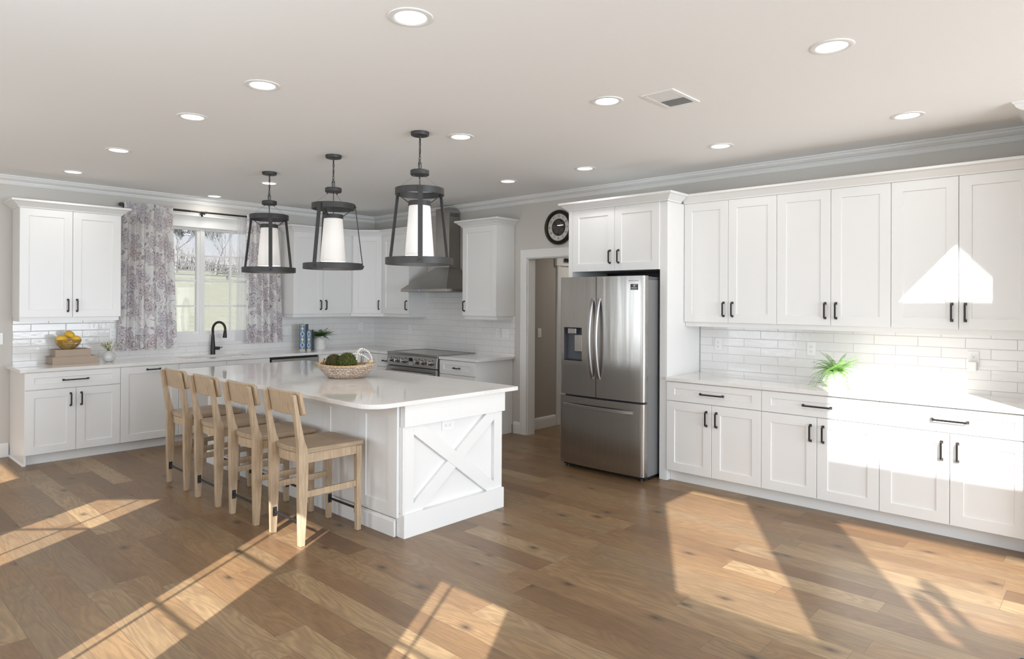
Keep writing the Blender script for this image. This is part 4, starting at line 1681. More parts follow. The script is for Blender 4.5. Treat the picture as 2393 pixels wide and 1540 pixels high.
D = MB().box(.006, RW - .006, -.672, -.622, .20, .748).build('oven_door', M['steelh'], T, bevel=.004)
MB().box(.12, RW - .12, -.674, -.668, .30, .60).build('oven_window', M['blackglass'], D)
MB().tube([(.06, -.72, .69), (RW - .06, -.72, .69)], .013, 14).box(.07, .09, -.72, -.67, .683, .697).box(RW - .09, RW - .07, -.72, -.67, .683, .697).build('handle', M['chrome'], D, smooth=True)
MB().box(.006, RW - .006, -.665, -.60, .10, .19).build('drawer', M['steelh'], T, bevel=.003)
for x in (.06, RW - .06):
    MB().lathe([(.02, 0), (.02, .10)], (x, -.55, 0), 14).lathe([(.02, 0), (.02, .10)], (x, -.10, 0), 14).build('foot', M['black'], T)

# ================================================================== HOOD
T = thing('range_hood', 'stainless pyramid chimney hood above the range', 'range hood', (0, -1.262, 0), R(-90))
HW, HD = .895, .490
MB().box(0, HW, -HD, -.012, 1.690, 1.724).build('lip', M['steelh'], T, bevel=.001)
cx0, cx1, cd_ = .347, .615, .20
MB().hexa([(0, -HD, 1.724), (HW, -HD, 1.724), (HW, -.012, 1.724), (0, -.012, 1.724)], [(cx0, -cd_, 2.004), (cx1, -cd_, 2.004), (cx1, -.012, 2.004), (cx0, -.012, 2.004)]).build('canopy', M['steelh'], T, bevel=.001)
C_ = MB().box(cx0 + .003, cx1 - .003, -cd_ + .003, -.012, 2.004, 2.765).build('chimney', M['steel'], T, bevel=.001)
b = MB()
for k in range(9):
    y = -cd_ + .022 + k * .016
    b.box(cx1 - .0035, cx1 - .0022, y, y + .009, 2.655, 2.705)
b.build('vent_slot', M['slot'], C_)
b = MB()
for k in range(5):
    if k != 2:
        b.lathe([(.006, -HD - .001), (.006, -HD + .003)], (HW * .36 + k * .026, 0, 1.707), 12, 'y')
b.build('button', M['chrome'], T)
MB().lathe([(.007, -HD - .001), (.007, -HD + .003)], (HW * .36 + 2 * .026, 0, 1.707), 12, 'y').build('power_light', M['blue_led'], T)
MB().box(.08, HW - .08, -HD + .06, -.06, 1.687, 1.690).build('filter', M['gear'], T)

# ================================================================== CURTAINS
def cloth(b, xt, xb, zt, zb, y, folds, amp, seed, nu=110, nv=30, width=1.25):
    rnd = random.Random(seed)
    ph = [rnd.uniform(0, 6.28) for _ in range(6)]
    uvl = b.bm.loops.layers.uv.new('UVMap')
    V, UV = {}, {}
    for j in range(nv + 1):
        t = j / nv
        for i in range(nu + 1):
            s = i / nu
            s2 = s + .018 * math.sin(s * 9 + ph[0]) * (1 - abs(2 * s - 1))
            x = (xt[0] + (xt[1] - xt[0]) * s2) * (1 - t) + (xb[0] + (xb[1] - xb[0]) * s2) * t
            a = amp * (.55 + .45 * math.sin(s * 5.3 + ph[1]) ** 2) * (.75 + .35 * t)
            yy = y - a * math.sin(2 * math.pi * folds * s + .6 * math.sin(2.1 * t + ph[2]) + .9 * math.sin(s * 7 + ph[3]))
            if t < .10:
                k = min(1, (.10 - t) / .05)
                yy = yy * (1 - k) + k * (y - .021 - .008 * abs(math.sin(math.pi * folds * 2.3 * s + ph[4])))
            z = zt + (zb - zt) * t + (.008 * math.sin(s * 14 + ph[5]) if j == 0 else 0)
            V[i, j] = b.bm.verts.new((x, yy, z))
            UV[i, j] = (s * width, t * (zt - zb))
    for i in range(nu):
        for j in range(nv):
            k = [(i, j), (i + 1, j), (i + 1, j + 1), (i, j + 1)]
            f = b.bm.faces.new([V[q] for q in k])
            for l, q in zip(f.loops, k):
                l[uvl].uv = UV[q]
    return b


ROD = -.095
T = thing('curtain', 'floral printed curtain on the left side of the kitchen window', 'curtain', (0, 0, 0), 0, 'printed curtains at the window')
cloth(MB(), (-3.402, -2.893), (-3.452, -2.842), 2.650, 1.008, ROD, 5.5, .042, 3, width=.95).build('panel', M['curtain'], T, smooth=True, auto=180)
T = thing('curtain', 'floral printed curtain right of the window, behind the farthest pendant', 'curtain', (0, 0, 0), 0, 'printed curtains at the window')
cloth(MB(), (-2.012, -1.580), (-2.015, -1.512), 2.650, 1.030, ROD, 5, .042, 11, width=.85).build('panel', M['curtain'], T, smooth=True, auto=180)
T = thing('sheer_curtain', 'thin white sheer beside the right printed curtain', 'curtain', (0, 0, 0))
cloth(MB(), (-2.095, -1.60), (-2.12, -1.60), 2.61, 1.06, -.045, 11, .010, 5).build('panel', M['sheer'], T, smooth=True, auto=180)
T = thing('sheer_curtain', 'thin white sheer just showing at the edge of the left printed curtain', 'curtain', (0, 0, 0))
cloth(MB(), (-3.35, -2.90), (-3.35, -2.815), 2.61, 1.09, -.045, 11, .010, 8).build('panel', M['sheer'], T, smooth=True, auto=180)
T = thing('curtain_rod', 'black curtain rod above the kitchen window', 'curtain rod', (-2.47, ROD, 2.622))
MB().tube([(-.93, 0, 0), (-.22, 0, 0)], .0125, 12).tube([(-.22, 0, 0), (.94, 0, 0)], .0105, 12).lathe([(.0135, -.03), (.0135, .03)], (-.06, 0, 0), 12, 'x').build('rod', M['black'], T, smooth=True)
for x in (-.955, .95):
    MB().box(x - .012, x + .012, -.02, .02, -.02, .02).box(x - .024, x + .024, -.014, .014, -.014, .014).build('finial', M['black'], T, bevel=.002)
for x in (-.90, -.06, .90):
    MB().box(x - .006, x + .006, -.002, .070, -.020, -.012).box(x - .012, x + .012, .060, .076, -.045, .02).box(x - .006, x + .006, -.014, .0, -.030, -.0).build('bracket', M['black'], T)

# ================================================================== WALL CLOCK
T = thing('wall_clock', 'round dark framed wall clock with numerals above the doorway', 'clock', (-.004, -3.515, 2.411), R(-90))
MB().lathe([(.196, 0), (.197, -.018), (.190, -.036), (.176, -.045), (.166, -.042), (.156, -.030), (.152, -.022), (.152, -.010)], n=72, axis='y', cap=False).build('frame', M['clockdark'], T, smooth=True)
F = MB().lathe([(0, -.014), (.154, -.014)], n=64, axis='y', cap=False).build('dial', M['clockface'], T)
MB().lathe([(0, -.0165), (.096, -.0165), (.098, -.014)], n=48, axis='y', cap=False).build('centre_disc', M['clockdark'], T)
b = MB()
for cx, cz, r in ((0, .045, .030), (-.048, .0, .026), (.03, -.04, .034), (.052, .03, .02), (-.03, -.045, .022), (0, 0, .018)):
    pts = []
    n = 36
    for k in range(n):
        a = 2 * math.pi * k / n
        rr = r * (1 + (.06 if k % 2 else -.06))
        pts.append((cx + rr * math.cos(a), -.019, cz + rr * math.sin(a)))
    b.tube(pts, .0022, 5, closed=True)
    for k in range(3):
        a = k * math.pi / 3 + cx * 30
        b.bar((cx - r * math.cos(a), -.019, cz - r * math.sin(a)), (cx + r * math.cos(a), -.019, cz + r * math.sin(a)), .003, .002, (0, 1, 0))
b.build('gear', M['gear'], T)
for h in range(1, 13):
    a = R(90 - 30 * h)
    rot = -R(30 * h) if h in (12, 1, 2, 3, 9, 10, 11) else -R(30 * h) + math.pi
    text(str(h), .040, M['clockdark'], F, (.125 * math.cos(a), -.0148, .125 * math.sin(a)), (R(90), -rot if False else 0, 0), 'numeral').rotation_euler = (Matrix.Rotation(rot * -1, 4, 'Y') @ Matrix.Rotation(R(90), 4, 'X')).to_euler() if False else (Matrix.Rotation(-rot, 4, 'Y') @ Matrix.Rotation(R(90), 4, 'X')).to_euler()
for ang, L, nm, wd_ in ((R(90 - 305), .078, 'hour_hand', .007), (R(90 - 62), .118, 'minute_hand', .005)):
    MB().bar((-.02 * math.cos(ang), -.022, -.02 * math.sin(ang)), (L * math.cos(ang), -.022, L * math.sin(ang)), wd_, .0015, (0, 1, 0)).build(nm, M['clockdark'], T)
MB().lathe([(.153, -.0262), (0, -.0266)], n=48, axis='y', cap=False).build('glass', M['glass'], T)

# ================================================================== OUTLETS AND SWITCHES
def device(label, loc, rz, kinds, horiz=False, name='wall_outlet'):
    """cover plate facing local -y; kinds: list of 'o' outlet or 's' rocker switch"""
    T = thing(name, label, 'switch' if kinds == ['s'] else 'outlet', loc, rz)
    n = len(kinds)
    w_ = .070 + .046 * (n - 1)
    b = MB()
    h = .115
    def B(x0, x1, y0, y1, z0, z1):
        return (z0, z1, y0, y1, x0, x1) if horiz else (x0, x1, y0, y1, z0, z1)
    b.box(*B(-w_ / 2, w_ / 2, -.006, -.001, -h / 2, h / 2))
    b.build('plate', M['plastic'], T, bevel=.002)
    for i, k in enumerate(kinds):
        cx = (i - (n - 1) / 2) * .046
        if k == 'o':
            for s in (-1, 1):
                z = s * .0195
                r = MB().box(*B(cx - .0165, cx + .0165, -.0085, -.006, z - .014, z + .014)).build('receptacle', M['plastic'], T, bevel=.001)
                b = MB()
                b.box(*B(cx - .0075, cx - .0055, -.0089, -.0082, z - .003, z + .006)).box(*B(cx + .0055, cx + .0075, -.0089, -.0082, z - .002, z + .005))
                b.box(*B(cx - .0025, cx + .0025, -.0089, -.0082, z - .010, z - .006))
                b.build('slot', M['slot'], r)
        else:
            MB().hexa([(cx - .0165, -.010, -.033), (cx + .0165, -.010, -.033), (cx + .0165, -.004, -.033), (cx - .0165, -.004, -.033)],
                      [(cx - .0165, -.0065, .033), (cx + .0165, -.0065, .033), (cx + .0165, -.004, .033), (cx - .0165, -.004, .033)]).build('rocker', M['plastic'], T)
    return T


E_ = R(-90)
device('white wall outlet cut by the left picture edge, beside the worktop end', (-4.483, 0, 1.180), 0, ['o'])
device('white outlet on the tiles beside the left curtain, above the small vase', (-3.475, -.010, 1.200), 0, ['o'])
device('white double-width plate between right curtain and blue boxes', (-1.402, -.010, 1.167), 0, ['s', 'o'])
device('white outlet on the north tiles right of the dark green fern', (-.250, -.010, 1.196), 0, ['o'])
device('white outlet on the tiles left of the range, under the hood-side cabinet', (-.010, -.862, 1.180), E_, ['o'])
device('white outlet on the tiles right of the range', (-.010, -2.569, 1.185), E_, ['o'])
device('white double switch plate at the tile edge right of the range', (-.010, -2.700, 1.185), E_, ['s', 's'])
device('white outlet on the long tiled wall nearest the fridge panel', (-.010, -5.421, 1.186), E_, ['o'])
device('white outlet on the long tiled wall, left of the bright fern', (-.010, -6.252, 1.185), E_, ['o'])
device('white outlet holding the plug-in charger on the long tiled wall', (-.010, -7.390, 1.170), E_, ['o'])
device('white outlet set sideways on the island end above the X brace', (-2.690, -4.660, .694), 0, ['o'], True)
device('white switch on the dim hall wall inside the doorway', (.400, -2.88, 1.184), 0, ['s'], False, 'wall_switch')
T = thing('plug_adapter', 'white plug-in charger in the outlet at right of the long tiled wall', 'charger', (-.019, -7.386, 1.128), E_)
MB().box(-.028, .028, -.042, -.0005, -.042, .026).build('housing', M['plastic'], T, bevel=.006)

# ================================================================== DECOR ON THE NORTH COUNTER
def book(label, loc, w_, d, h, rz=0, group=None):
    T = thing('linen_book', label, 'book', loc, rz, group)
    MB().box(0, w_, 0, d, 0, .005).box(0, w_, 0, d, h - .005, h).box(.010, w_, -.001, .006, .0, h).build('cover', M['tan'], T, bevel=.0015)
    MB().box(.012, w_ - .006, .007, d - .008, .005, h - .005).build('page_block', M['tan'], T)
    return T


book('larger tan linen book, at the bottom of the pair by the far left wall', (-4.112, -.325, C1), .402, .27, .077)
book('smaller tan linen book under the golden wire bowl', (-4.088, -.318, C1 + .077), .324, .215, .073)
zt = C1 + .150
T = thing('wire_bowl', 'golden wire bowl of lemons on the tan books', 'bowl', (-3.944, -.215, zt))
b = MB()
rnd = random.Random(4)
for k in range(26):
    t = k / 25
    z = .004 + .090 * t ** 1.15
    r = .052 + .062 * math.sin(t * math.pi / 2) ** .9
    tl, ta = rnd.uniform(-.05, .05), rnd.uniform(0, 6.28)
    pts = []
    for i in range(28):
        a = 2 * math.pi * i / 28
        rr = r * (1 + rnd.uniform(-.02, .02))
        pts.append((rr * math.cos(a), rr * math.sin(a), max(.002, z + tl * r * math.cos(a - ta) + rnd.uniform(-.002, .002))))
    b.tube(pts, .0019, 5, closed=True)
for k in range(12):
    a = 2 * math.pi * k / 12
    b.tube([(.052 * math.cos(a), .052 * math.sin(a), .004), (.09 * math.cos(a + .2), .09 * math.sin(a + .2), .035), (.114 * math.cos(a + .3), .114 * math.sin(a + .3), .094)], .0018, 5)
b.build('wire_coil', M['gold'], T)
MB().lathe([(0, .003), (.050, .003), (.050, .005), (0, .005)], n=20, cap=False).build('bottom', M['gold'], T)


def lemon(label, loc, rot, s=1.0):
    b = MB()
    prof = []
    for k in range(17):
        t = k / 16
        a = math.pi * t
        r = .038 * math.sin(a) ** .85 if 0 < t < 1 else 0
        x = -.052 * math.cos(a) * (1 + .06 * abs(math.cos(a)) ** 8)
        prof.append((r * s, x * s))
    o = b.lathe(prof, n=24, axis='x', cap=False).build('lemon', M['lemon'], None, smooth=True)
    bmv = o
    o.location = loc
    o.rotation_euler = rot
    tag(o, label, 'lemon', 'lemons in the wire bowl')
    p = MB().lathe([(.006, .052 * s), (.004, .0585 * s), (0, .059 * s)], n=10, axis='x', cap=False).build('stem_end', M['mossb'], o)
    return o


lemon('yellow lemon lying at the left rim of the wire bowl', (-4.003, -.235, zt + .105), (0, R(8), R(10)), 1.0)
lemon('yellow lemon on top of the other two in the wire bowl', (-3.925, -.190, zt + .146), (R(20), R(25), R(-50)), .98)
lemon('yellow lemon at the right rim of the wire bowl', (-3.880, -.240, zt + .100), (0, R(10), R(-55)), .95)
# extra fruit hidden under those three would not show; the two lower lemons rest on the wires

T = thing('bud_vase', 'round pearly white vase with a sprig of tiny buds', 'vase', (-3.588, -.285, C1))
b = MB()
prof = [(.0, .001), (.034, .001), (.046, .012), (.058, .035), (.061, .055), (.056, .078), (.040, .097), (.027, .104), (.026, .112), (.029, .117), (.024, .117), (.022, .106), (0, .10)]
b.lathe(prof, n=40, cap=False)
for v in b.bm.verts:
    r = math.hypot(v.co.x, v.co.y)
    if r > .03 and .01 < v.co.z < .1:
        a = math.atan2(v.co.y, v.co.x)
        f = 1 + .025 * math.cos(a * 8)
        v.co.x *= f
        v.co.y *= f
b.build('body', M['vase'], T, smooth=True, auto=60)
st_, bd = MB(), MB()
rnd = random.Random(12)
for k in range(26):
    a = rnd.uniform(0, 6.28)
    sp = rnd.uniform(.02, .10)
    hh = rnd.uniform(.055, .11)
    p0 = Vector((rnd.uniform(-.01, .01), rnd.uniform(-.01, .01), .10))
    p2 = Vector((sp * math.cos(a), sp * math.sin(a) * .7, .115 + hh))
    p1 = p0.lerp(p2, .5) + Vector((0, 0, .02))
    st_.tube([p0, p1, p2], [.0018, .0014, .0008], 4)
    d = (p2 - p0).normalized()
    for q in range(9):
        t = .35 + .65 * q / 9
        c = p0.lerp(p2, t) + Vector((0, 0, .012 * (1 - abs(2 * t - 1))))
        o_ = Vector((rnd.uniform(-1, 1), rnd.uniform(-1, 1), rnd.uniform(-.3, 1))).normalized()
        e = c + o_ * .017
        s_ = o_.cross(Vector((0, 0, 1))).normalized() * .0028
        st_.face([c, c.lerp(e, .5) + s_, e, c.lerp(e, .5) - s_])
        if rnd.random() < .45:
            bd.sphere(e, .0042, 1)
st_.build('sprig', M['sprig'], T)
bd.build('bud', M['bud'], T)['kind'] = 'stuff'


def ikat(label, loc, w_, d, h):
    T = thing('patterned_box', label, 'storage box', loc, R(-40), 'blue patterned boxes by the fern')
    b = MB()
    uvl = b.bm.loops.layers.uv.new('UVMap')
    b.box(-w_ / 2, w_ / 2, 0, d, 0, h)
    for f in b.bm.faces:
        f.normal_update()
        for l in f.loops:
            c = l.vert.co
            l[uvl].uv = ((c.x / w_ + .5), c.z / h * (h / .345)) if abs(f.normal.y) > .5 else (.5, .97)
    b.build('spine', M['ikat'], T, bevel=.002)
    MB().box(w_ / 2, w_ / 2 + .012, .0, d, 0, h + .006).box(-w_ / 2 - .004, -w_ / 2, .0, d, 0, h + .004).build('cover', M['bookside'], T, bevel=.002)
    return T


ikat('taller blue and white patterned box standing left of the fern pot', (-1.318, -.250, C1), .072, .16, .338)
ikat('shorter blue and white patterned box between the taller one and the fern', (-1.252, -.300, C1), .054, .13, .262)


def frond(b, base, dirv, L, droop, wid, n=18, lift=.9):
    """arching fern frond with leaflets either side of the midrib"""
    d = Vector((dirv[0], dirv[1], 0)).normalized()
    pts = []
    for k in range(n + 1):
        t = k / n
        h = L * (lift * t - droop * t * t)
        r = L * (t * math.sqrt(max(.05, 1 - lift * lift * .5)) + .10 * t * t)
        pts.append(Vector(base) + d * r + Vector((0, 0, max(h, .014 - base[2]))))
    b.tube(pts, [.0016 * (1 - .7 * k / n) for k in range(n + 1)], 4)
    side = Vector((-d.y, d.x, 0))
    for k in range(2, n + 1):
        t = k / n
        lw = wid * (math.sin(math.pi * min(1, t * .92 + .06)) ** .7) * (1.05 - .55 * t)
        tang = (pts[k] - pts[k - 1]).normalized()
        upv_ = side.cross(tang)
        for s in (-1, 1):
            c = pts[k]
            e = c + side * s * lw + tang * lw * .45 + upv_ * lw * .10 - Vector((0, 0, lw * .18))
            m1 = c.lerp(e, .45) + tang * L * .020
            m2 = c.lerp(e, .45) - tang * L * .016
            for q_ in (e, m1, m2):
                q_.z = max(q_.z, .004)
            b.face([c, m2, e, m1])


T = thing('potted_fern', 'dark green fern in a ribbed white pot near the patterned boxes', 'potted plant', (-1.045, -.215, C1))
prof = [(0, .0), (.078, 0), (.082, .006)]
z = .010
while z < .118:
    prof += [(.0835, z), (.0805, z + .009)]
    z += .0135
prof += [(.080, .122), (.066, .142), (.062, .152), (.069, .178), (.065, .180), (.058, .155), (0, .150)]
MB().lathe(prof, n=44, cap=False).build('pot', M['ceramic'], T, smooth=True, auto=50)
MB().lathe([(0, .158), (.060, .158)], n=24, cap=False).build('soil', M['soil'], T)
b = MB()
rnd = random.Random(21)
for k in range(64):
    a = rnd.uniform(0, 6.28)
    L = rnd.uniform(.13, .22)
    frond(b, (rnd.uniform(-.03, .03), rnd.uniform(-.03, .03), .155), (math.cos(a), math.sin(a) * .75), L, rnd.uniform(.35, .95), .040, 14, rnd.uniform(.5, 1.2))
b.build('foliage', M['fern'], T)

# ---- bright fern in the faceted planter on the sunlit counter
T = thing('potted_fern', 'bright green fern in a faceted white planter on the sunlit counter', 'potted plant', (-.318, -6.535, C1))
b = MB()
lv = [(.050, 0, 0), (.092, .048, .5), (.062, .128, 0), (.055, .128, 0)]
rings = []
for r, z, off in lv:
    rings.append([b.bm.verts.new((r * math.cos(2 * math.pi * (i + off) / 6 + .3), r * math.sin(2 * math.pi * (i + off) / 6 + .3), z)) for i in range(6)])
b.bm.faces.new(rings[0][::-1])
for i in range(6):
    j = (i + 1) % 6
    b.bm.faces.new((rings[0][i], rings[0][j], rings[1][i]))
    b.bm.faces.new((rings[0][j], rings[1][j], rings[1][i]))
    b.bm.faces.new((rings[1][i], rings[1][j], rings[2][j]))
    b.bm.faces.new((rings[1][i], rings[2][j], rings[2][i]))
    b.bm.faces.new((rings[2][i], rings[2][j], rings[3][j], rings[3][i]))
b.bm.faces.new([b.bm.verts.new((v.co.x * .98, v.co.y * .98, .10)) for v in rings[3]])
b.build('planter', M['ceramic'], T)
b = MB()
rnd = random.Random(33)
for k in range(58):
    a = 2 * math.pi * k / 58 * 3 + rnd.uniform(-.15, .15)
    L = rnd.uniform(.165, .25)
    frond(b, (rnd.uniform(-.02, .02), rnd.uniform(-.02, .02), .115), (math.cos(a), math.sin(a)), L, (rnd.uniform(1.2, 1.9) if k % 3 == 0 else rnd.uniform(.35, .9)), .026, 20, (rnd.uniform(.6, .9) if k % 3 == 0 else rnd.uniform(.6, 1.15)))
b.build('foliage', M['fernlight'], T)

# ================================================================== ISLAND BASKET
BC = (-2.640, -3.300, C1)
BR = math.atan2(-math.sin(TH), math.cos(TH))
T = thing('woven_basket', 'oval woven seagrass basket on the island worktop', 'basket', BC, BR)
b = MB()
uvl = b.bm.loops.layers.uv.new('UVMap')
nA = 72
prof = [(.50, .0), (.62, .004), (.755, .028), (.87, .058), (.95, .085), (1.0, .108), (.975, .108), (.90, .082), (.78, .055), (.66, .026), (.55, .008), (.30, .006)]
cum = [0]
for p, q in zip(prof, prof[1:]):
    cum.append(cum[-1] + math.hypot((q[0] - p[0]) * .22, q[1] - p[1]))
rows = []
for k, (f, z) in enumerate(prof):
    row = []
    for i in range(nA):
        a = 2 * math.pi * i / nA
        ex = .245 * f * (1 if f < .7 else 1)
        ey = .165 * f
        zz = z + (.014 * math.cos(a) ** 2 * (z / .108) ** 2)
        row.append(b.bm.verts.new((ex * math.cos(a), ey * math.sin(a), zz)))
    rows.append(row)
for k in range(len(rows) - 1):
    for i in range(nA):
        j = (i + 1) % nA
        f = b.bm.faces.new((rows[k][i], rows[k][j], rows[k + 1][j], rows[k + 1][i]))
        for l, (u, v) in zip(f.loops, ((i, k), (i + 1, k), (i + 1, k + 1), (i, k + 1))):
            l[uvl].uv = (u / nA, cum[v] / cum[5])
b.bm.faces.new(rows[-1])
b.bm.faces.new(rows[0][::-1])
b.build('weave', M['weave'], T, smooth=True, auto=60)
b = MB()
pts = []
for i in range(96):
    a = 2 * math.pi * i / 96
    pts.append(((.247 + .002 * (i % 2)) * math.cos(a), .166 * math.sin(a), .110 + .014 * math.cos(a) ** 2 + .001 * (i % 2)))
b.tube(pts, [.0058 + .0012 * (i % 2) for i in range(96)], 7, closed=True)
b.build('rim', M['rope'], T, smooth=True)
for s, top in ((-1, .165), (1, .150)):
    pts = []
    for k in range(13):
        t = math.pi * k / 12
        pts.append((s * (.222 - .030 * math.sin(t)), .058 * math.cos(t), .118 + (top - .118) * math.sin(t)))
    MB().tube(pts, .0062, 8).build('handle', M['rope'], T, smooth=True)


def moss(name, label, cx, cy, cz, r, mat, seed):
    c, s = math.cos(BR), math.sin(BR)
    T = thing(name, label, 'moss ball', (BC[0] + c * cx - s * cy, BC[1] + s * cx + c * cy, BC[2] + cz), 0, 'moss balls in the basket')
    rnd = random.Random(seed)
    b = MB()
    vs = b.sphere((0, 0, 0), r * .93, 4)
    for v in vs:
        v.co *= 1 + rnd.uniform(-.05, .05)
    b.build('core', M['soil'], T)
    b = MB()
    for k in range(2600):
        d = Vector((rnd.gauss(0, 1), rnd.gauss(0, 1), rnd.gauss(0, 1))).normalized()
        p = d * r * rnd.uniform(.93, 1.03)
        t = d.orthogonal().normalized()
        t = (Matrix.Rotation(rnd.uniform(0, 6.28), 3, d) @ t)
        n2 = (t + d * rnd.uniform(.1, 1.1)).normalized()
        q = n2.cross(d).normalized()
        L, w_ = rnd.uniform(.005, .010), rnd.uniform(.0018, .0034)
        b.face([p, p + n2 * L * .5 + q * w_, p + n2 * L, p + n2 * L * .5 - q * w_])
    o = b.build('leaves', mat, T)
    o['kind'] = 'stuff'
    return T


moss('moss_ball', 'brownish moss ball at left in the woven basket', -.108, .01, .130, .070, M['mossb'], 1)
moss('moss_ball', 'bright green moss ball in the middle of the woven basket', .010, -.012, .132, .083, M['moss'], 2)
T = thing('bead_garland', 'white wooden bead garland looped at the right of the basket', 'garland', BC, BR)


def strand(pts, r=.0095):
    P = [Vector(p) for p in pts]
    # Catmull-Rom through the points, beads at even spacing
    dense = []
    Q = [P[0]] + P + [P[-1]]
    for i in range(1, len(Q) - 2):
        for k in range(24):
            t = k / 24
            a, b_, c, d = Q[i - 1], Q[i], Q[i + 1], Q[i + 2]
            dense.append(.5 * ((2 * b_) + (c - a) * t + (2 * a - 5 * b_ + 4 * c - d) * t * t + (3 * b_ - a - 3 * c + d) * t ** 3))
    out, last = [], None
    for p in dense:
        if last is None or (p - last).length > r * 1.75:
            out.append(p)
            last = p
    b = MB()
    for p in out:
        b.sphere(p, r, 1)
    for f in b.bm.faces:
        f.smooth = True
    return b.build('bead_strand', M['bead'], T)


strand([(.045, .06, .155), (.070, .065, .215), (.112, .065, .243), (.165, .06, .226), (.200, .05, .180), (.212, .04, .128)])
strand([(.060, .0, .205), (.105, -.01, .206), (.150, -.005, .190), (.185, .01, .160), (.208, .02, .126)])
strand([(.112, .062, .243), (.098, .03, .225), (.092, -.01, .185), (.090, -.02, .150)])
strand([(.105, -.05, .085), (.135, -.06, .098), (.165, -.055, .110), (.200, -.035, .124)])
b = MB()
rnd = random.Random(2)
for k in range(26):
    a = rnd.uniform(0, 6.28)
    b.tube([(.118, .05, .225), (.118 + .004 * math.cos(a), .05 + .004 * math.sin(a), .18), (.118 + .009 * math.cos(a), .05 + .009 * math.sin(a), .115)], .0012, 4)
b.lathe([(.006, .198), (.007, .206), (.006, .214)], (.118, .05, 0), 10)
b.build('tassel', M['jute'], T)

# ================================================================== A CHAIR BACK AT THE LOWER RIGHT EDGE
CP = Vector((-4.455, -8.040, 0))        # outer top corner of the chair back
CA = math.atan2(-.033, .013)
T = thing('dining_chair', 'dark slate chair whose rounded back corner shows at the bottom right', 'chair', CP + Vector((.235 * math.cos(CA), .235 * math.sin(CA), 0)), CA)
b = MB()
rows = []
for k in range(13):
    v = -1 + 2 * k / 12
    y = -.03 * v * v
    zt_ = .985 - (.03 if abs(v) > .95 else 0)
    rows.append([b.bm.verts.new(p) for p in ((v * .24, y - .02, .70), (v * .24, y + .02, .70), (v * .24, y + .025, zt_), (v * .24, y - .005, zt_))])
for p, q in zip(rows, rows[1:]):
    for i in range(4):
        b.bm.faces.new((p[i], q[i], q[(i + 1) % 4], p[(i + 1) % 4]))
b.bm.faces.new(rows[0])
b.bm.faces.new(rows[-1][::-1])
b.build('backrest', M['leather'], T, smooth=True, bevel=.012)
MB().box(-.24, .24, -.50, -.04, .42, .48).build('seat', M['leather'], T, bevel=.02)
for x, y, h in ((-.21, -.47, .42), (.21, -.47, .42), (-.21, -.03, .74), (.21, -.03, .74)):
    MB().box(x - .018, x + .018, y - .018, y + .018, 0, h).build('leg', M['iron'], T, bevel=.004)

# ================================================================== OUTSIDE
def ground(x, y):
    return -.35 + max(0, y - 6) * .078 + .25 * math.sin(x * .11) * min(1, y / 30)


b = MB()
V = {}
nx, ny = 60, 50
for i in range(nx + 1):
    for j in range(ny + 1):
        x, y = -60 + 160 * i / nx, .16 + 130 * (j / ny) ** 1.6
        V[i, j] = b.bm.verts.new((x, y, ground(x, y)))
for i in range(nx):
    for j in range(ny):
        b.bm.faces.new((V[i, j], V[i + 1, j], V[i + 1, j + 1], V[i, j + 1]))
struct(b.build('lawn', M['grass'], None, smooth=True))
b = MB().box(-100, 100, -100, .16, -.5, -.4)
struct(b.build('yard_ground', M['grass']))


def fence(y, x0, x1, label, h=1.15):
    T = thing('rail_fence', label, 'fence', ((x0 + x1) / 2, y, ground((x0 + x1) / 2, y)))
    n = int((x1 - x0) / 2.4)
    zz = lambda x: ground(x, y) - T.location.z
    for k in range(n + 1):
        x = x0 + k * 2.4
        MB().box(x - .07 - T.location.x, x + .07 - T.location.x, -.07, .07, zz(x) - .3, zz(x) + h + .08).build('post', M['fencewood'], T)
    for q in (.35, .72, 1.08):
        b = MB()
        for k in range(n):
            xa_, xb_ = x0 + k * 2.4, x0 + (k + 1) * 2.4
            b.bar((xa_ - T.location.x, -.08, zz(xa_) + q), (xb_ - T.location.x, -.08, zz(xb_) + q), .04, .085, (0, 0, 1))
        b.build('rail', M['fencewood'], T)


fence(63, 11, 36, 'dark rail fence along the top of the meadow, below the trees')
fence(50, 8, 30, 'nearer rail fence crossing the pale meadow outside', .95)


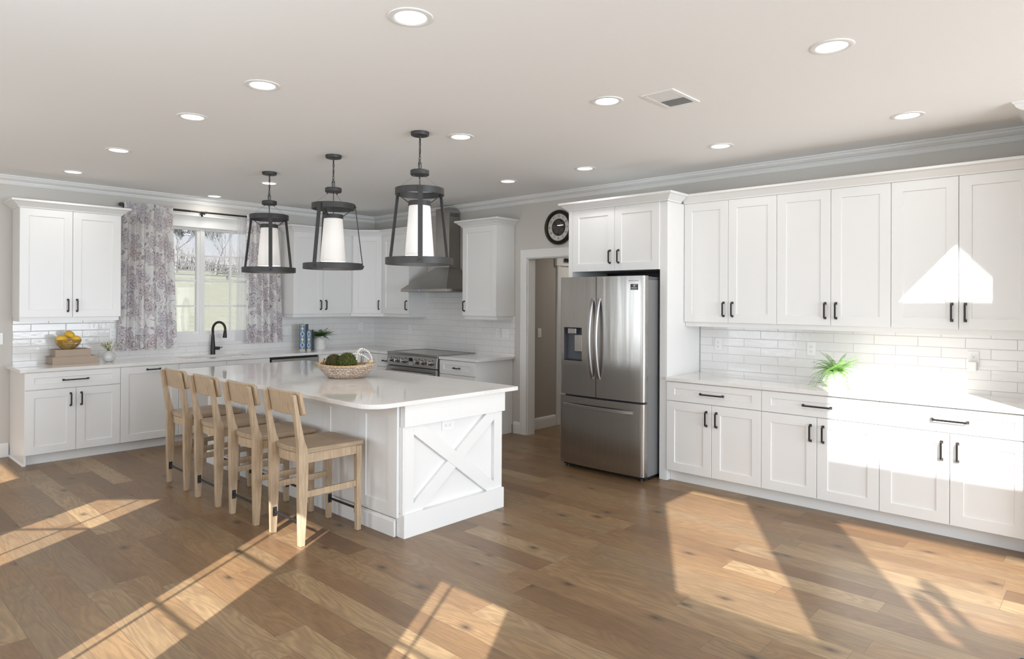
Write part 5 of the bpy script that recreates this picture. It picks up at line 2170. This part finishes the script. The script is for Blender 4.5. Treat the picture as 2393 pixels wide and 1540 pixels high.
def tree(x, y, h, seed, label, thick=.16, spread=.62, leanx=0.0):
    rnd = random.Random(seed)
    T = thing('bare_tree', label, 'tree', (x, y, ground(x, y) - .1), 0, 'bare trees beyond the meadow')
    tr_, br, tw = MB(), MB(), MB()

    def grow(b, p, d, L, r, lv):
        n = 4 if lv < 3 else 2
        pts, rad = [p], [r]
        for k in range(n):
            d = (d + Vector((rnd.uniform(-1, 1), rnd.uniform(-1, 1), rnd.uniform(-.2, .6))) * .16).normalized()
            p = p + d * (L / n)
            pts.append(p)
            rad.append(max(.016, r * (1 - .40 * (k + 1) / n)))
        b.tube(pts, rad, 6 if lv < 2 else 3, cap=False)
        if lv >= 7:
            return
        m = 4 if lv < 1 else 3
        for q in range(m):
            k = n if q == 0 else rnd.randint(max(1, n // 2), n)
            ax = Vector((rnd.uniform(-1, 1), rnd.uniform(-1, 1), rnd.uniform(-.1, .5))).normalized()
            nd = (d * (1 - spread * .5) + ax * spread * rnd.uniform(.6, 1.1)).normalized()
            grow(br if lv < 1 else tw, pts[k], nd, L * rnd.uniform(.62, .80), rad[k] * .62, lv + 1)
    grow(tr_, Vector((0, 0, 0)), Vector((leanx, 0, 1)).normalized(), h * .30, thick, 0)
    tr_.build('trunk', M['bark'], T)
    br.build('branches', M['bark'], T)
    o = tw.build('twigs', M['bark'], T)
    o['kind'] = 'stuff'


tree(21.6, 66, 8.2, 5, 'bare tree seen in the left half of the window', .13, .66)
tree(25.0, 64, 9.4, 9, 'tall bare tree in the middle pane of the right window half', .15, .5)
tree(29.4, 72, 9.5, 14, 'slender bare tree just right of the tall one', .12, .5)
tree(30.2, 64, 8.6, 19, 'bare tree seen beside the right sheer curtain', .13, .55)
tree(19.0, 74, 7.6, 25, 'low bare tree farthest left outside', .11, .7)
# a belt of distant brush closes the view under the trees
b = MB()
rnd = random.Random(3)
for k in range(5200):
    x = rnd.uniform(12, 56)
    y = rnd.uniform(80, 96)
    h = rnd.uniform(1.0, 3.0) * (1 + .5 * math.sin(x * .5))
    z = ground(x, y)
    a = rnd.uniform(-.5, .5)
    b.tube([(x, y, z), (x + a, y + rnd.uniform(-.4, .4), z + h * .6), (x + a * 2 + rnd.uniform(-.4, .4), y, z + h)], [.035, .025, .012], 3, cap=False)
o = b.build('distant_brush', M['brush'])
tag(o, 'hazy belt of grey brush behind the fence outside', 'brush')
o['kind'] = 'stuff'
